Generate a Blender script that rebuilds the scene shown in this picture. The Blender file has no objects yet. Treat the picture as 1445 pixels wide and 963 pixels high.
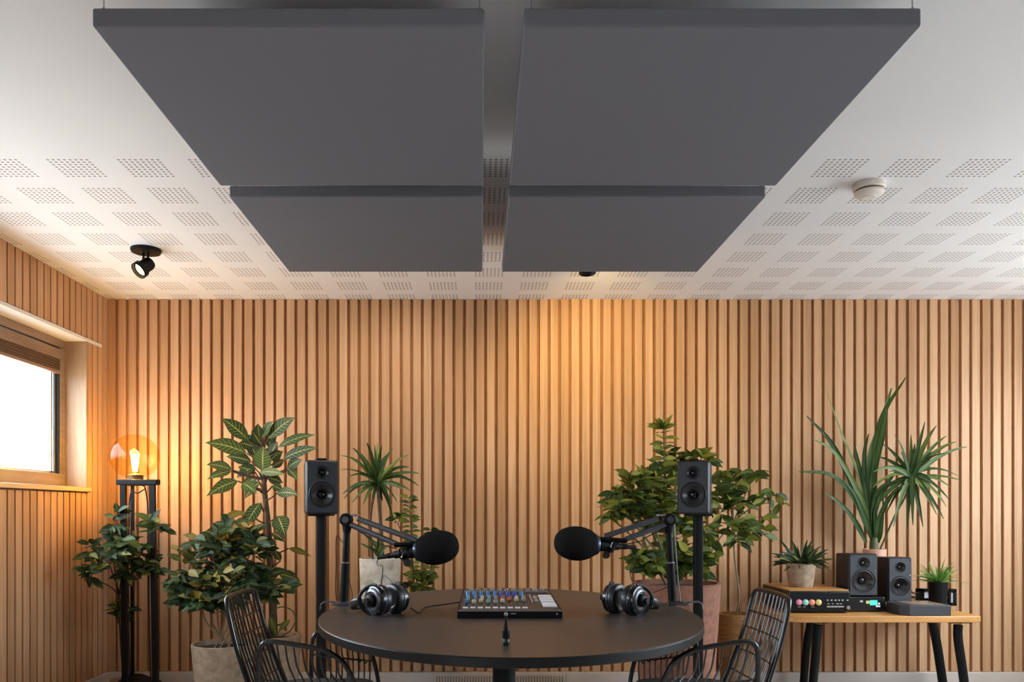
import bpy, math, random
from mathutils import Vector, Matrix
from mathutils.geometry import tessellate_polygon
PI = math.pi
R = math.radians
C = bpy.context.scene.collection
V = Vector
# ------------------------------------------------------------------ camera constants (photo 1445 x 963)
F, CX, CY, CH = 1118.0, 678.0, 721.0, 1.15
def at(px, py, d):
    return V(((px - CX) / F * d, d, CH + (CY - py) / F * d))
def wx(px, d): return (px - CX) / F * d
def wz(py, d): return CH + (CY - py) / F * d

# ------------------------------------------------------------------ materials
def lin(c):
    return tuple((x / 12.92 if x <= 0.04045 else ((x + 0.055) / 1.055) ** 2.4) for x in [v / 255.0 for v in c])
class NT:
    def __init__(s, name):
        s.m = bpy.data.materials.new(name); s.m.use_nodes = True
        s.t = s.m.node_tree; s.n = s.t.nodes; s.l = s.t.links
        s.b = s.n['Principled BSDF']; s.out = s.n['Material Output']
    def new(s, t, **kw):
        n = s.n.new(t)
        for k, v in kw.items(): setattr(n, k, v)
        return n
    def link(s, a, b): s.l.new(a, b)
    def math(s, op, a, b=None, c=None):
        n = s.new('ShaderNodeMath', operation=op)
        for i, x in enumerate([a, b, c]):
            if x is None: continue
            if isinstance(x, (int, float)): n.inputs[i].default_value = x
            else: s.link(x, n.inputs[i])
        return n.outputs[0]
    def mix(s, fac, a, b, blend='MIX'):
        n = s.new('ShaderNodeMix', data_type='RGBA', blend_type=blend)
        for sock, x in ((n.inputs[0], fac), (n.inputs[6], a), (n.inputs[7], b)):
            if isinstance(x, (int, float)): sock.default_value = x
            elif isinstance(x, tuple): sock.default_value = (*x[:3], 1)
            else: s.link(x, sock)
        return n.outputs[2]
    def noise(s, vec=None, scale=5, detail=4, rough=.55):
        n = s.new('ShaderNodeTexNoise'); n.inputs['Scale'].default_value = scale
        n.inputs['Detail'].default_value = detail; n.inputs['Roughness'].default_value = rough
        if vec is not None: s.link(vec, n.inputs['Vector'])
        return n.outputs[0]
    def coords(s, scale=(1, 1, 1)):
        tc = s.new('ShaderNodeTexCoord'); mp = s.new('ShaderNodeMapping')
        mp.inputs['Scale'].default_value = scale
        s.link(tc.outputs['Object'], mp.inputs['Vector'])
        return mp.outputs[0]
    def bump(s, h, strength=.3, dist=.01):
        n = s.new('ShaderNodeBump'); n.inputs['Strength'].default_value = strength; n.inputs['Distance'].default_value = dist
        s.link(h, n.inputs['Height']); s.link(n.outputs[0], s.b.inputs['Normal'])

def mat(name, c, rough=.5, metal=0.0, var=.12, scale=30, bump=0.0, spec=.5, stretch=(1, 1, 1), c2=None, coat=0):
    t = NT(name)
    a = lin(c)
    b = lin(c2) if c2 else tuple(x * (1 - var) for x in a)
    co = t.coords(stretch)
    nz = t.noise(co, scale)
    rp = t.new('ShaderNodeValToRGB'); rp.color_ramp.elements[0].position = .3; rp.color_ramp.elements[1].position = .7
    rp.color_ramp.elements[0].color = (*b, 1); rp.color_ramp.elements[1].color = (*a, 1)
    t.link(nz, rp.inputs[0]); t.link(rp.outputs[0], t.b.inputs['Base Color'])
    t.b.inputs['Roughness'].default_value = rough; t.b.inputs['Metallic'].default_value = metal
    t.b.inputs['Specular IOR Level'].default_value = spec
    t.b.inputs['Coat Weight'].default_value = coat
    if bump: t.bump(nz, bump, .004)
    return t.m

def emit(name, c, strength):
    t = NT(name)
    t.b.inputs['Base Color'].default_value = (*lin(c), 1)
    t.b.inputs['Emission Color'].default_value = (*lin(c), 1); t.b.inputs['Emission Strength'].default_value = strength
    return t.m

def slat_wood(name, axis, pitch, phase, base=(208, 166, 128), dark=(188, 145, 106)):
    """oak: every slat its own tone, fine grain running upwards"""
    t = NT(name)
    tc = t.new('ShaderNodeTexCoord'); sp = t.new('ShaderNodeSeparateXYZ'); t.link(tc.outputs['Object'], sp.inputs[0])
    a = sp.outputs[axis]
    idx = t.math('FLOOR', t.math('DIVIDE', t.math('SUBTRACT', a, phase), pitch))
    wn = t.new('ShaderNodeTexWhiteNoise', noise_dimensions='1D'); t.link(idx, wn.inputs['W'])
    off = t.new('ShaderNodeCombineXYZ'); t.link(t.math('MULTIPLY', wn.outputs[0], 37.0), off.inputs[2]); t.link(t.math('MULTIPLY', wn.outputs[0], 11.0), off.inputs[0])
    add = t.new('ShaderNodeVectorMath', operation='ADD'); t.link(tc.outputs['Object'], add.inputs[0]); t.link(off.outputs[0], add.inputs[1])
    mp = t.new('ShaderNodeMapping'); mp.inputs['Scale'].default_value = (90, 90, 2.2); t.link(add.outputs[0], mp.inputs[0])
    g = t.noise(mp.outputs[0], 1.0, 5, .6)
    mp2 = t.new('ShaderNodeMapping'); mp2.inputs['Scale'].default_value = (28, 28, .9); t.link(add.outputs[0], mp2.inputs[0])
    g2 = t.noise(mp2.outputs[0], 1.0, 3, .5)
    col = t.mix(wn.outputs[0], lin(base), lin(dark))
    gr = t.math('ADD', t.math('MULTIPLY', g, .5), t.math('MULTIPLY', g2, .5))
    rp = t.new('ShaderNodeValToRGB'); rp.color_ramp.elements[0].position = .34; rp.color_ramp.elements[1].position = .62
    rp.color_ramp.elements[0].color = (.72, .68, .62, 1); rp.color_ramp.elements[1].color = (1.05, 1.04, 1.03, 1)
    t.link(gr, rp.inputs[0])
    t.link(t.mix(.85, col, rp.outputs[0], 'MULTIPLY'), t.b.inputs['Base Color'])
    t.b.inputs['Roughness'].default_value = .55; t.b.inputs['Specular IOR Level'].default_value = .25
    t.bump(g, .12, .003)
    return t.m

def wood(name, base, dark, stretch=(3, 40, 40), rough=.45):
    t = NT(name)
    co = t.coords(stretch)
    g = t.noise(co, 1.0, 6, .6)
    rp = t.new('ShaderNodeValToRGB'); rp.color_ramp.elements[0].position = .35; rp.color_ramp.elements[1].position = .65
    rp.color_ramp.elements[0].color = (*lin(dark), 1); rp.color_ramp.elements[1].color = (*lin(base), 1)
    t.link(g, rp.inputs[0]); t.link(rp.outputs[0], t.b.inputs['Base Color'])
    t.b.inputs['Roughness'].default_value = rough; t.bump(g, .08, .002)
    return t.m

def perforated_ceiling():
    t = NT('perforated white plasterboard')
    tc = t.new('ShaderNodeTexCoord'); sp = t.new('ShaderNodeSeparateXYZ'); t.link(tc.outputs['Object'], sp.inputs[0])
    def axis(a, o):
        f = t.math('MULTIPLY', t.math('FRACT', t.math('DIVIDE', t.math('SUBTRACT', a, o), .273)), .273)
        inp = t.math('LESS_THAN', f, .173)
        c = t.math('SUBTRACT', t.math('FRACT', t.math('DIVIDE', f, .0216)), .3)
        return inp, c
    ix, cx_ = axis(sp.outputs[0], -1.671 - 2.73)
    iy, cy_ = axis(sp.outputs[1], 3.04 - 2.73)
    d2 = t.math('ADD', t.math('MULTIPLY', cx_, cx_), t.math('MULTIPLY', cy_, cy_))
    hole = t.math('LESS_THAN', d2, .27 * .27)
    zone = t.math('GREATER_THAN', sp.outputs[1], 3.03)
    m = t.math('MULTIPLY', t.math('MULTIPLY', ix, iy), t.math('MULTIPLY', hole, zone))
    n = t.noise(t.coords((1, 1, 1)), 1.6, 3, .5)
    rp = t.new('ShaderNodeValToRGB'); rp.color_ramp.elements[0].color = (*lin((229, 230, 233)), 1); rp.color_ramp.elements[1].color = (*lin((237, 238, 240)), 1)
    t.link(n, rp.inputs[0])
    t.link(t.mix(m, rp.outputs[0], lin((150, 142, 139))), t.b.inputs['Base Color'])
    t.b.inputs['Roughness'].default_value = .9; t.b.inputs['Specular IOR Level'].default_value = .1
    return t.m

def leaf_mat(name, stops, rough=.55, veins=None, trans=.22):
    """stops: colours from tone 0 to 1; veins: colour of midrib and side veins drawn in leaf UV"""
    t = NT(name)
    at_ = t.new('ShaderNodeAttribute', attribute_name='tone')
    rp = t.new('ShaderNodeValToRGB'); cr = rp.color_ramp
    cr.elements[0].color = (*lin(stops[0]), 1); cr.elements[1].color = (*lin(stops[-1]), 1)
    for i, s in enumerate(stops[1:-1]):
        e = cr.elements.new((i + 1) / (len(stops) - 1)); e.color = (*lin(s), 1)
    t.link(at_.outputs['Fac'], rp.inputs[0])
    col = rp.outputs[0]
    nz = t.noise(t.coords(), 60, 3)
    col = t.mix(t.math('MULTIPLY', nz, .35), col, lin(stops[0]))
    uv = t.new('ShaderNodeUVMap'); sp = t.new('ShaderNodeSeparateXYZ'); t.link(uv.outputs[0], sp.inputs[0])
    av = t.math('ABSOLUTE', t.math('SUBTRACT', sp.outputs[1], .5))
    if veins:
        mid = t.math('LESS_THAN', av, .035)
        st = t.math('FRACT', t.math('MULTIPLY', t.math('SUBTRACT', sp.outputs[0], t.math('MULTIPLY', av, .35)), 9.0))
        sv = t.math('MULTIPLY', t.math('LESS_THAN', st, .2), t.math('LESS_THAN', av, .42))
        col = t.mix(t.math('MULTIPLY', sv, .45), col, lin(veins))
        col = t.mix(t.math('MULTIPLY', mid, .9), col, lin(veins))
    else:
        mid = t.math('LESS_THAN', av, .05)
        col = t.mix(t.math('MULTIPLY', mid, .3), col, lin((150, 165, 95)))
    t.link(col, t.b.inputs['Base Color'])
    t.b.inputs['Roughness'].default_value = rough; t.b.inputs['Specular IOR Level'].default_value = .32
    tr = t.new('ShaderNodeBsdfTranslucent'); t.link(col, tr.inputs[0])
    mx = t.new('ShaderNodeMixShader'); mx.inputs[0].default_value = trans
    t.link(t.b.outputs[0], mx.inputs[1]); t.link(tr.outputs[0], mx.inputs[2]); t.link(mx.outputs[0], t.out.inputs[0])
    return t.m

def glassy(name, tint, gloss=.08, ior=1.45):
    t = NT(name)
    tr = t.new('ShaderNodeBsdfTransparent'); tr.inputs[0].default_value = (*tint, 1)
    gl = t.new('ShaderNodeBsdfGlossy'); gl.inputs['Roughness'].default_value = .03
    lw = t.new('ShaderNodeLayerWeight'); lw.inputs[0].default_value = .5
    fr = t.math('ADD', gloss * .4, t.math('MULTIPLY', t.math('POWER', lw.outputs['Facing'], 4.0), gloss * 5))
    mx = t.new('ShaderNodeMixShader'); t.link(fr, mx.inputs[0])
    t.link(tr.outputs[0], mx.inputs[1]); t.link(gl.outputs[0], mx.inputs[2]); t.link(mx.outputs[0], t.out.inputs[0])
    return t.m

M = {}
PITCH, PHASE = 0.06722, wx(417.5, 5.05)
M['slat_back'] = slat_wood('oak slats', 0, PITCH, PHASE)
M['slat_left'] = slat_wood('oak slats side', 1, PITCH, 5.05)
M['backing'] = mat('brown slat backing', (174, 126, 88), .9, var=.2, scale=8)
M['ceiling'] = perforated_ceiling()
M['plaster'] = mat('white plaster', (225, 221, 216), .9, var=.04, scale=3)
M['floor'] = wood('pale grey floor', (188, 184, 180), (166, 162, 158), (12, 2, 20), .5)
M['base'] = mat('painted baseboard', (196, 184, 174), .5, var=.05)
M['panel'] = mat('charcoal acoustic felt', (114, 116, 124), .95, var=.06, scale=220, bump=.05, spec=.1)
M['wire'] = mat('steel wire', (150, 145, 140), .35, 1.0)
M['frame_wood'] = wood('taupe window timber', (146, 124, 108), (124, 104, 90), (30, 3, 30))
M['pale_wood'] = wood('pale lining timber', (172, 140, 106), (154, 122, 90), (30, 30, 3))
M['sill'] = wood('sill timber', (212, 182, 146), (190, 156, 120), (30, 3, 30))
M['blind'] = mat('brown woven blind', (96, 72, 54), .9, var=.35, scale=6, stretch=(30, 2, 60))
M['gasket'] = mat('black gasket', (22, 24, 28), .5)
M['alu'] = mat('grey window metal', (190, 196, 204), .4, .6)
M['glass'] = glassy('clear window glass', (.96, .98, .98))
M['amber'] = glassy('amber glass', (1.0, .89, .56), gloss=.05)
M['smoke'] = glassy('clear acrylic lid', (.86, .86, .86))
M['black'] = mat('black powder coat', (9, 9, 10), .5, var=.15, spec=.2)
M['black_gloss'] = mat('glossy black', (15, 15, 17), .22, var=.1)
M['wire_black'] = mat('black lacquered steel', (7, 7, 8), .3, var=.1, coat=.15)
M['table_top'] = mat('dark brown laminate', (64, 55, 51), .4, var=.14, scale=9, stretch=(6, 1, 1))
M['table_edge'] = mat('black table edge', (13, 13, 14), .4, spec=.35)
M['spk'] = mat('black speaker cabinet', (27, 27, 30), .5, var=.1, scale=120)
M['baffle'] = mat('charcoal baffle', (44, 45, 51), .5, var=.06, scale=120)
M['cone'] = mat('dark speaker cone', (44, 42, 42), .32, var=.1)
M['rubber'] = mat('black rubber', (18, 18, 19), .5)
M['foam'] = mat('black foam', (38, 36, 36), 1.0, var=.5, scale=420, bump=.9, spec=.05)
M['chrome'] = mat('bright metal', (190, 190, 192), .25, 1.0)
M['gunmetal'] = mat('gunmetal', (98, 99, 104), .35, .85)
M['silver'] = mat('satin silver', (138, 132, 126), .5, .5)
M['pad'] = mat('dark brown seat pad', (50, 41, 36), .85, var=.25, scale=60)
M['leather'] = mat('black padded leatherette', (26, 26, 27), .4, bump=.15)
M['white_pad'] = mat('white pad', (232, 234, 238), .4, var=.03)
M['blue'] = mat('blue knob', (62, 128, 184), .4); M['deep_blue'] = mat('deep blue knob', (34, 62, 178), .4)
M['teal_knob'] = mat('teal knob', (120, 166, 160), .4); M['cream_knob'] = mat('cream knob', (196, 186, 160), .4)
M['orange'] = mat('orange knob', (196, 98, 52), .4); M['grey_knob'] = mat('grey knob', (150, 150, 150), .4)
M['mixer'] = mat('dark brown panel', (64, 54, 48), .5, var=.12)
M['pink'] = mat('pink knob', (226, 128, 160), .4); M['mint'] = mat('mint knob', (140, 205, 190), .4)
M['coral'] = mat('coral knob', (236, 138, 110), .4); M['yellow'] = mat('yellow knob', (212, 200, 120), .4)
M['aqua_screen'] = emit('aqua display', (70, 205, 185), .45)
M['tabletop_oak'] = wood('honey oak', (200, 146, 84), (174, 120, 62), (3, 30, 30), .4)
M['riser'] = wood('pinkish timber', (186, 138, 104), (160, 112, 80), (3, 30, 30))
M['pot_beige'] = mat('beige stone pot', (178, 156, 132), .85, c2=(140, 118, 96), scale=26, bump=.5)
M['pot_marble'] = mat('pale marbled pot', (206, 194, 176), .8, c2=(150, 134, 114), scale=16, bump=.2)
M['pot_terra'] = mat('terracotta pot', (146, 98, 76), .85, c2=(116, 76, 58), scale=30, bump=.4)
M['pot_copper'] = mat('pink copper pot', (214, 160, 134), .5, var=.1)
M['wicker'] = mat('wicker', (176, 128, 72), .8, c2=(112, 76, 38), scale=14, stretch=(1, 1, 14), bump=.8)
M['soil'] = mat('dark soil', (48, 36, 28), 1.0, var=.5, scale=60, bump=.8)
M['stem_g'] = mat('green stem', (86, 92, 48), .6, var=.3)
M['stem_b'] = mat('brown stem', (92, 68, 48), .8, var=.4, scale=40, bump=.3)
M['stem_p'] = mat('pale stem', (150, 128, 98), .8, var=.3)
M['lf_dark'] = leaf_mat('dark glossy leaves', [(20, 34, 16), (38, 58, 24), (66, 86, 32), (136, 132, 50)])
M['lf_bush'] = leaf_mat('bush leaves', [(18, 32, 18), (36, 56, 30), (62, 82, 38), (148, 120, 42)])
M['lf_lime'] = leaf_mat('fresh leaves', [(30, 48, 18), (66, 86, 26), (110, 122, 38), (168, 164, 62)])
M['lf_vein'] = leaf_mat('veined leaves', [(26, 44, 20), (44, 68, 28), (82, 100, 38), (166, 146, 48)], veins=(176, 174, 96))
M['lf_strap'] = leaf_mat('strap leaves', [(24, 44, 18), (46, 74, 30), (78, 104, 42), (132, 140, 66)], rough=.48)
M['lf_grass'] = leaf_mat('bright blades', [(44, 84, 30), (78, 126, 44), (112, 156, 60), (150, 180, 90)])
M['lf_yellow'] = leaf_mat('yellow leaf', [(168, 112, 30), (204, 142, 44), (214, 160, 60), (220, 176, 80)])
M['filament'] = emit('glowing filament', (255, 190, 96), 160.0)
M['lamp_lens'] = emit('glowing lamp lens', (255, 214, 150), 12.0)
M['detector'] = mat('white plastic', (228, 222, 214), .5, var=.02)
M['mark'] = mat('pale print', (190, 188, 184), .6)

# ------------------------------------------------------------------ mesh builder
W = {}
class MB:
    def __init__(s):
        s.v = []; s.f = []; s.mi = []; s.uv = {}; s.tone = {}; s.M = None; s.cur = 0
    def add(s, vs, fs, uvs=None, tone=None):
        o = len(s.v)
        for p in vs: s.v.append(s.M @ V(p) if s.M is not None else V(p))
        if uvs:
            for i, u in enumerate(uvs): s.uv[o + i] = u
        if tone is not None:
            for i in range(len(vs)): s.tone[o + i] = tone
        for f in fs: s.f.append([o + i for i in f]); s.mi.append(s.cur)
        return s
    def box(s, x0, x1, y0, y1, z0, z1):
        vs = [(x, y, z) for z in (z0, z1) for y in (y0, y1) for x in (x0, x1)]
        return s.add(vs, [(0, 2, 3, 1), (4, 5, 7, 6), (0, 1, 5, 4), (2, 6, 7, 3), (0, 4, 6, 2), (1, 3, 7, 5)])
    def prism(s, poly, z0, z1, fn=None):
        """poly: (x,y) counter-clockwise, extruded in z; fn maps (x,y,z)"""
        n = len(poly); fn = fn or (lambda x, y, z: (x, y, z))
        vs = [fn(x, y, z0) for x, y in poly] + [fn(x, y, z1) for x, y in poly]
        return s.add(vs, [tuple(reversed(range(n))), tuple(range(n, 2 * n))] + [(i, (i + 1) % n, n + (i + 1) % n, n + i) for i in range(n)])
    def path(s, pts, r, n=8, cap=True, flat=None):
        """tube along points; r number or list; flat=(a,b) makes a flat bar cross-section"""
        pts = [V(p) for p in pts]; k = len(pts)
        rr = r if isinstance(r, (list, tuple)) else [r] * k
        tang = []
        for i in range(k):
            a = pts[max(i - 1, 0)]; b = pts[min(i + 1, k - 1)]
            t = (b - a); tang.append(t.normalized() if t.length > 1e-9 else V((0, 0, 1)))
        up = V((0, 0, 1)) if abs(tang[0].z) < .9 else V((0, 1, 0))
        nrm = (up - tang[0] * up.dot(tang[0])).normalized()
        vs = []
        for i in range(k):
            t = tang[i]; nrm = (nrm - t * nrm.dot(t)); nrm = nrm.normalized() if nrm.length > 1e-6 else t.orthogonal().normalized()
            bi = t.cross(nrm)
            for j in range(n):
                a = 2 * PI * j / n + (PI / 4 if n == 4 else 0)
                ca, sa = math.cos(a), math.sin(a)
                if flat: vs.append(pts[i] + nrm * ca * flat[0] * rr[i] + bi * sa * flat[1] * rr[i])
                else: vs.append(pts[i] + (nrm * ca + bi * sa) * rr[i])
        fs = []
        for i in range(k - 1):
            for j in range(n):
                a, b = i * n + j, i * n + (j + 1) % n
                fs.append((a, b, b + n, a + n))
        if cap: fs += [tuple(reversed(range(n))), tuple(range((k - 1) * n, k * n))]
        return s.add(vs, fs)
    def lathe(s, prof, n=32, T=None):
        """prof: (r,z) list revolved around z; T maps to place"""
        T = T or Matrix.Identity(4); vs = []; fs = []; rows = []
        for r, z in prof:
            if r < 1e-6: rows.append([len(vs)]); vs.append(T @ V((0, 0, z)))
            else:
                rows.append(list(range(len(vs), len(vs) + n)))
                for j in range(n): a = 2 * PI * j / n; vs.append(T @ V((r * math.cos(a), r * math.sin(a), z)))
        for A, B in zip(rows[:-1], rows[1:]):
            for j in range(n):
                a0, a1 = A[j % len(A)], A[(j + 1) % len(A)]; b0, b1 = B[j % len(B)], B[(j + 1) % len(B)]
                f = [a0, a1, b1, b0]; g = []
                for x in f:
                    if x not in g: g.append(x)
                if len(g) > 2: fs.append(tuple(g))
        return s.add(vs, fs)
    def ball(s, c, r, n=20, m=12, T=None):
        r = r if isinstance(r, (list, tuple)) else (r, r, r)
        T = T or Matrix.Identity(4)
        return s.lathe([(math.sin(PI * i / m), -math.cos(PI * i / m)) for i in range(m + 1)], n, Matrix.Translation(V(c)) @ T @ Matrix.Diagonal((*r, 1)))
    def strip(s, spine, sides, widths, tone=.5, fold=.15, normals=None):
        """leaf blade: 3 vertices across, folded along its midrib"""
        k = len(spine); vs = []; uv = []; fs = []
        for i in range(k):
            w = widths[i] / 2; sd = sides[i]; nn = normals[i] if normals else V((0, 0, 1))
            t = i / (k - 1)
            vs += [spine[i] - sd * w + nn * w * fold, spine[i], spine[i] + sd * w + nn * w * fold]
            uv += [(t, 0), (t, .5), (t, 1)]
        for i in range(k - 1):
            a = i * 3; fs += [(a, a + 1, a + 4, a + 3), (a + 1, a + 2, a + 5, a + 4)]
        return s.add(vs, fs, uv, tone)
    def build(s, name, material, parent=None, local=False, bevel=0, kind=None, label=None, smooth=42, seg=2):
        me = bpy.data.meshes.new(name)
        vs = s.v
        if parent is not None and not local:
            inv = W[parent].inverted(); vs = [inv @ p for p in vs]
        me.from_pydata([tuple(p) for p in vs], [], s.f)
        mats = material if isinstance(material, (list, tuple)) else [material]
        for m in mats: me.materials.append(m)
        me.polygons.foreach_set('material_index', s.mi)
        me.polygons.foreach_set('use_smooth', [True] * len(s.f))
        if s.uv:
            ul = me.uv_layers.new(name='UVMap')
            ul.data.foreach_set('uv', [c for l in me.loops for c in s.uv.get(l.vertex_index, (0, 0))])
        if s.tone:
            a = me.attributes.new('tone', 'FLOAT', 'POINT'); a.data.foreach_set('value', [s.tone.get(i, .5) for i in range(len(vs))])
        me.update(); me.validate()
        me.set_sharp_from_angle(angle=R(smooth))
        o = bpy.data.objects.new(name, me); C.objects.link(o)
        if parent is not None: o.parent = parent; W[o] = W[parent]
        else: W[o] = Matrix.Identity(4)
        if bevel:
            b = o.modifiers.new('bevel', 'BEVEL'); b.width = bevel; b.segments = seg; b.limit_method = 'ANGLE'; b.angle_limit = R(40)
        if kind: o['kind'] = kind
        if label: o['label'] = label
        return o

def thing(name, label, cat, loc=(0, 0, 0), rz=0, group=None, scale=(1, 1, 1)):
    o = bpy.data.objects.new(name, None); C.objects.link(o)
    o.empty_display_size = .1
    o.location = loc; o.rotation_euler = (0, 0, rz); o.scale = scale
    o['label'] = label; o['category'] = cat
    if group: o['group'] = group
    W[o] = Matrix.Translation(V(loc)) @ Matrix.Rotation(rz, 4, 'Z') @ Matrix.Diagonal((*scale, 1))
    return o
def dup(root, loc, rz, label, scale=None, group=None):
    def cp(o, par):
        c = o.copy(); C.objects.link(c)
        if par is not None: c.parent = par
        for ch in [x for x in bpy.data.objects if x.parent == o]: cp(ch, c)
        return c
    r = cp(root, None); r.location = loc; r.rotation_euler = (0, 0, rz); r['label'] = label
    if scale: r.scale = scale
    if group: r['group'] = group
    return r
def struct(o): o['kind'] = 'structure'; return o
def rect_round(x0, x1, y0, y1, r, n=6):
    p = []
    for cx, cy, a0 in ((x1 - r, y1 - r, 0), (x0 + r, y1 - r, 90), (x0 + r, y0 + r, 180), (x1 - r, y0 + r, 270)):
        for i in range(n + 1):
            a = R(a0 + 90 * i / n); p.append((cx + r * math.cos(a), cy + r * math.sin(a)))
    return p
def bez(a, b, c, n):
    a, b, c = V(a), V(b), V(c)
    return [a * (1 - t) ** 2 + b * 2 * t * (1 - t) + c * t * t for t in [i / n for i in range(n + 1)]]
def smooth_path(pts, n=6):
    """Catmull-Rom through the points"""
    P = [V(p) for p in pts]; P = [P[0] * 2 - P[1]] + P + [P[-1] * 2 - P[-2]]; out = []
    for i in range(1, len(P) - 2):
        p0, p1, p2, p3 = P[i - 1:i + 3]
        for j in range(n):
            t = j / n
            out.append(.5 * (2 * p1 + (p2 - p0) * t + (2 * p0 - 5 * p1 + 4 * p2 - p3) * t * t + (3 * p1 - p0 - 3 * p2 + p3) * t ** 3))
    return out + [P[-2]]

# ------------------------------------------------------------------ room
XL, XR, YB, YF, H = -2.376, 3.95, 5.05, -3.2, 2.5
struct(MB().box(XL - .3, XR + .2, YF - .2, YB + .25, -.1, 0).build('floor', M['floor']))
struct(MB().box(XL - .3, XR + .2, YF - .2, YB + .25, H, H + .12).build('ceiling', M['ceiling']))
# back wall: backing + slats, one mesh
b = MB(); b.cur = 1; b.box(XL - .3, XR + .2, YB + .018, YB + .2, 0, H)
b.cur = 0
i = -60
while True:
    x0 = PHASE + i * PITCH + .0098; x1 = x0 + .0476; i += 1
    if x1 < XL: continue
    if x0 > XR: break
    b.box(max(x0, XL), min(x1, XR), YB, YB + .019, .124, H)
struct(b.build('wall_back', [M['slat_back'], M['backing']], bevel=0))
struct(MB().box(XL, XR, YB - .018, YB + .03, 0, .122).build('baseboard_back', M['base'], bevel=.004))
# left wall with the visible window opening and an unseen one added for daylight
OY0, OY1, OZ0, OZ1 = 2.1, 4.775, 1.285, 2.175
Q0, Q1, QZ = -2.2, -.9, .85
b = MB(); b.cur = 1
xa, xb = XL - .197, XL - .026
for y0, y1, z0, z1 in ((YF, Q0, 0, H), (Q1, OY0, 0, H), (OY1, YB + .1, 0, H), (Q0, Q1, 0, QZ), (Q0, Q1, OZ1, H), (OY0, OY1, 0, OZ0), (OY0, OY1, OZ1, H)):
    b.box(xa, xb, y0, y1, z0, z1)
b.cur = 0
i = 1
while True:
    y1 = 5.05 - (i - 1) * PITCH - .004; y0 = y1 - .054; i += 1
    if y1 < YF: break
    ym = (y0 + y1) / 2
    if Q0 - .03 < ym < Q1 + .03: zs = ((.124, QZ - .03), (OZ1 + .02, H))
    elif OY0 - .03 < ym < OY1 + .02: zs = ((.124, OZ0 - .03), (OZ1 + .02, H))
    else: zs = ((.124, H),)
    for z0, z1 in zs: b.box(XL - .028, XL, y0, y1, z0, z1)
struct(b.build('wall_left', [M['slat_left'], M['backing']]))
struct(MB().box(XL - .03, XL + .018, YF, YB - .018, 0, .122).build('baseboard_left', M['base'], bevel=.004))
# soffit board that runs a little past the opening
struct(MB().box(XL - .16, XL + .006, OY0, 4.965, OZ1 - .005, OZ1 + .016).build('trim_1', M['plaster'], bevel=.003))
struct(MB().box(XL - .16, XL + .004, OY1 - .005, OY1 + .022, OZ0, OZ1 - .004).build('trim_2', M['pale_wood'], bevel=.003))
struct(MB().box(XL - .16, XL + .022, OY0, 4.80, OZ0 - .022, OZ0 + .004).build('trim_3', M['sill'], bevel=.004))

def window(n, y0, y1, z0, z1, blind=True):
    XO = XL - .125
    t = bpy.data.objects.new('window_%d' % n, None); C.objects.link(t); t['kind'] = 'structure'; t.location = (XO, (y0 + y1) / 2, z0)
    W[t] = Matrix.Translation(t.location)
    f = MB(); fw = .062
    f.box(XO - .07, XO, y0, y1, z1 - .055, z1); f.box(XO - .07, XO, y0, y1, z0, z0 + .085)
    f.box(XO - .07, XO, y0, y0 + fw, z0 + .085, z1 - .055); f.box(XO - .07, XO, y1 - fw, y1, z0 + .085, z1 - .055)
    f.build('window_frame', M['frame_wood'], t, bevel=.004)
    g = MB(); g.box(XO - .045, XO - .002, y1 - fw - .014, y1 - fw, z0 + .085, z1 - .055); g.box(XO - .045, XO - .002, y0 + fw, y0 + fw + .014, z0 + .085, z1 - .055)
    g.box(XO - .03, XO - .002, y0 + fw, y1 - fw, z1 - .062, z1 - .054)
    g.build('gasket', M['gasket'], t)
    g = MB()
    for yy in (y1 - fw - .036, y1 - fw - .068): g.box(XO - .05, XO - .02, yy, yy + .018, z0 + .085, z1 - .055)
    g.box(XO - .05, XO - .02, y0 + fw, y1 - fw, z0 + .083, z0 + .098)
    g.build('sash', M['alu'], t)
    MB().box(XO - .062, XO - .056, y0 + fw, y1 - fw, z0 + .085, z1 - .055).build('pane', M['glass'], t)
    if blind:
        c = thing('roller_blind', 'brown woven blind rolled up under the head of the side window', 'blind', (XO, (y0 + y1) / 2, z1 - .2))
        yb0, yb1 = y0 + fw + .001, y1 - fw - .0005
        MB().box(XO - .03, XO + .012, yb0, yb1, z1 - .128, z1 - .068).build('cassette', M['frame_wood'], c, bevel=.004)
        k = MB()
        for j in range(4): k.box(XO - .02, XO + .002, yb0, yb1, z1 - .193 + j * .0165, z1 - .193 + j * .0165 + .0145)
        k.build('fabric', M['blind'], c, bevel=.003)
        MB().box(XO - .022, XO + .005, yb0, yb1, z1 - .213, z1 - .194).build('bottom_bar', M['frame_wood'], c, bevel=.003)
window(1, OY0, OY1, OZ0, OZ1)
window(2, Q0, Q1, QZ, OZ1, False)  # out of view, added to let more daylight into the room
# right wall, its unseen window added for fill daylight; solid wall behind the camera
RY0, RY1, RZ0 = 1.7, 4.6, 1.1
b = MB()
for y0, y1, z0, z1 in ((YF, RY0, 0, H), (RY1, YB + .1, 0, H), (RY0, RY1, 0, RZ0), (RY0, RY1, OZ1, H)): b.box(XR, XR + .2, y0, y1, z0, z1)
struct(b.build('wall_right', M['plaster']))
b = MB()
for y in (RY0, (RY0 + RY1) / 2 - .03, RY1 - .06): b.box(XR + .08, XR + .14, y, y + .06, RZ0, OZ1)
b.box(XR + .08, XR + .14, RY0, RY1, RZ0, RZ0 + .06); b.box(XR + .08, XR + .14, RY0, RY1, OZ1 - .06, OZ1)
t = struct(b.build('window_3', M['frame_wood']))  # unseen window, added to brighten the ceiling and back wall
MB().box(XR + .108, XR + .114, RY0 + .02, RY1 - .02, RZ0 + .02, OZ1 - .02).build('pane', M['glass'], t)
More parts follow.
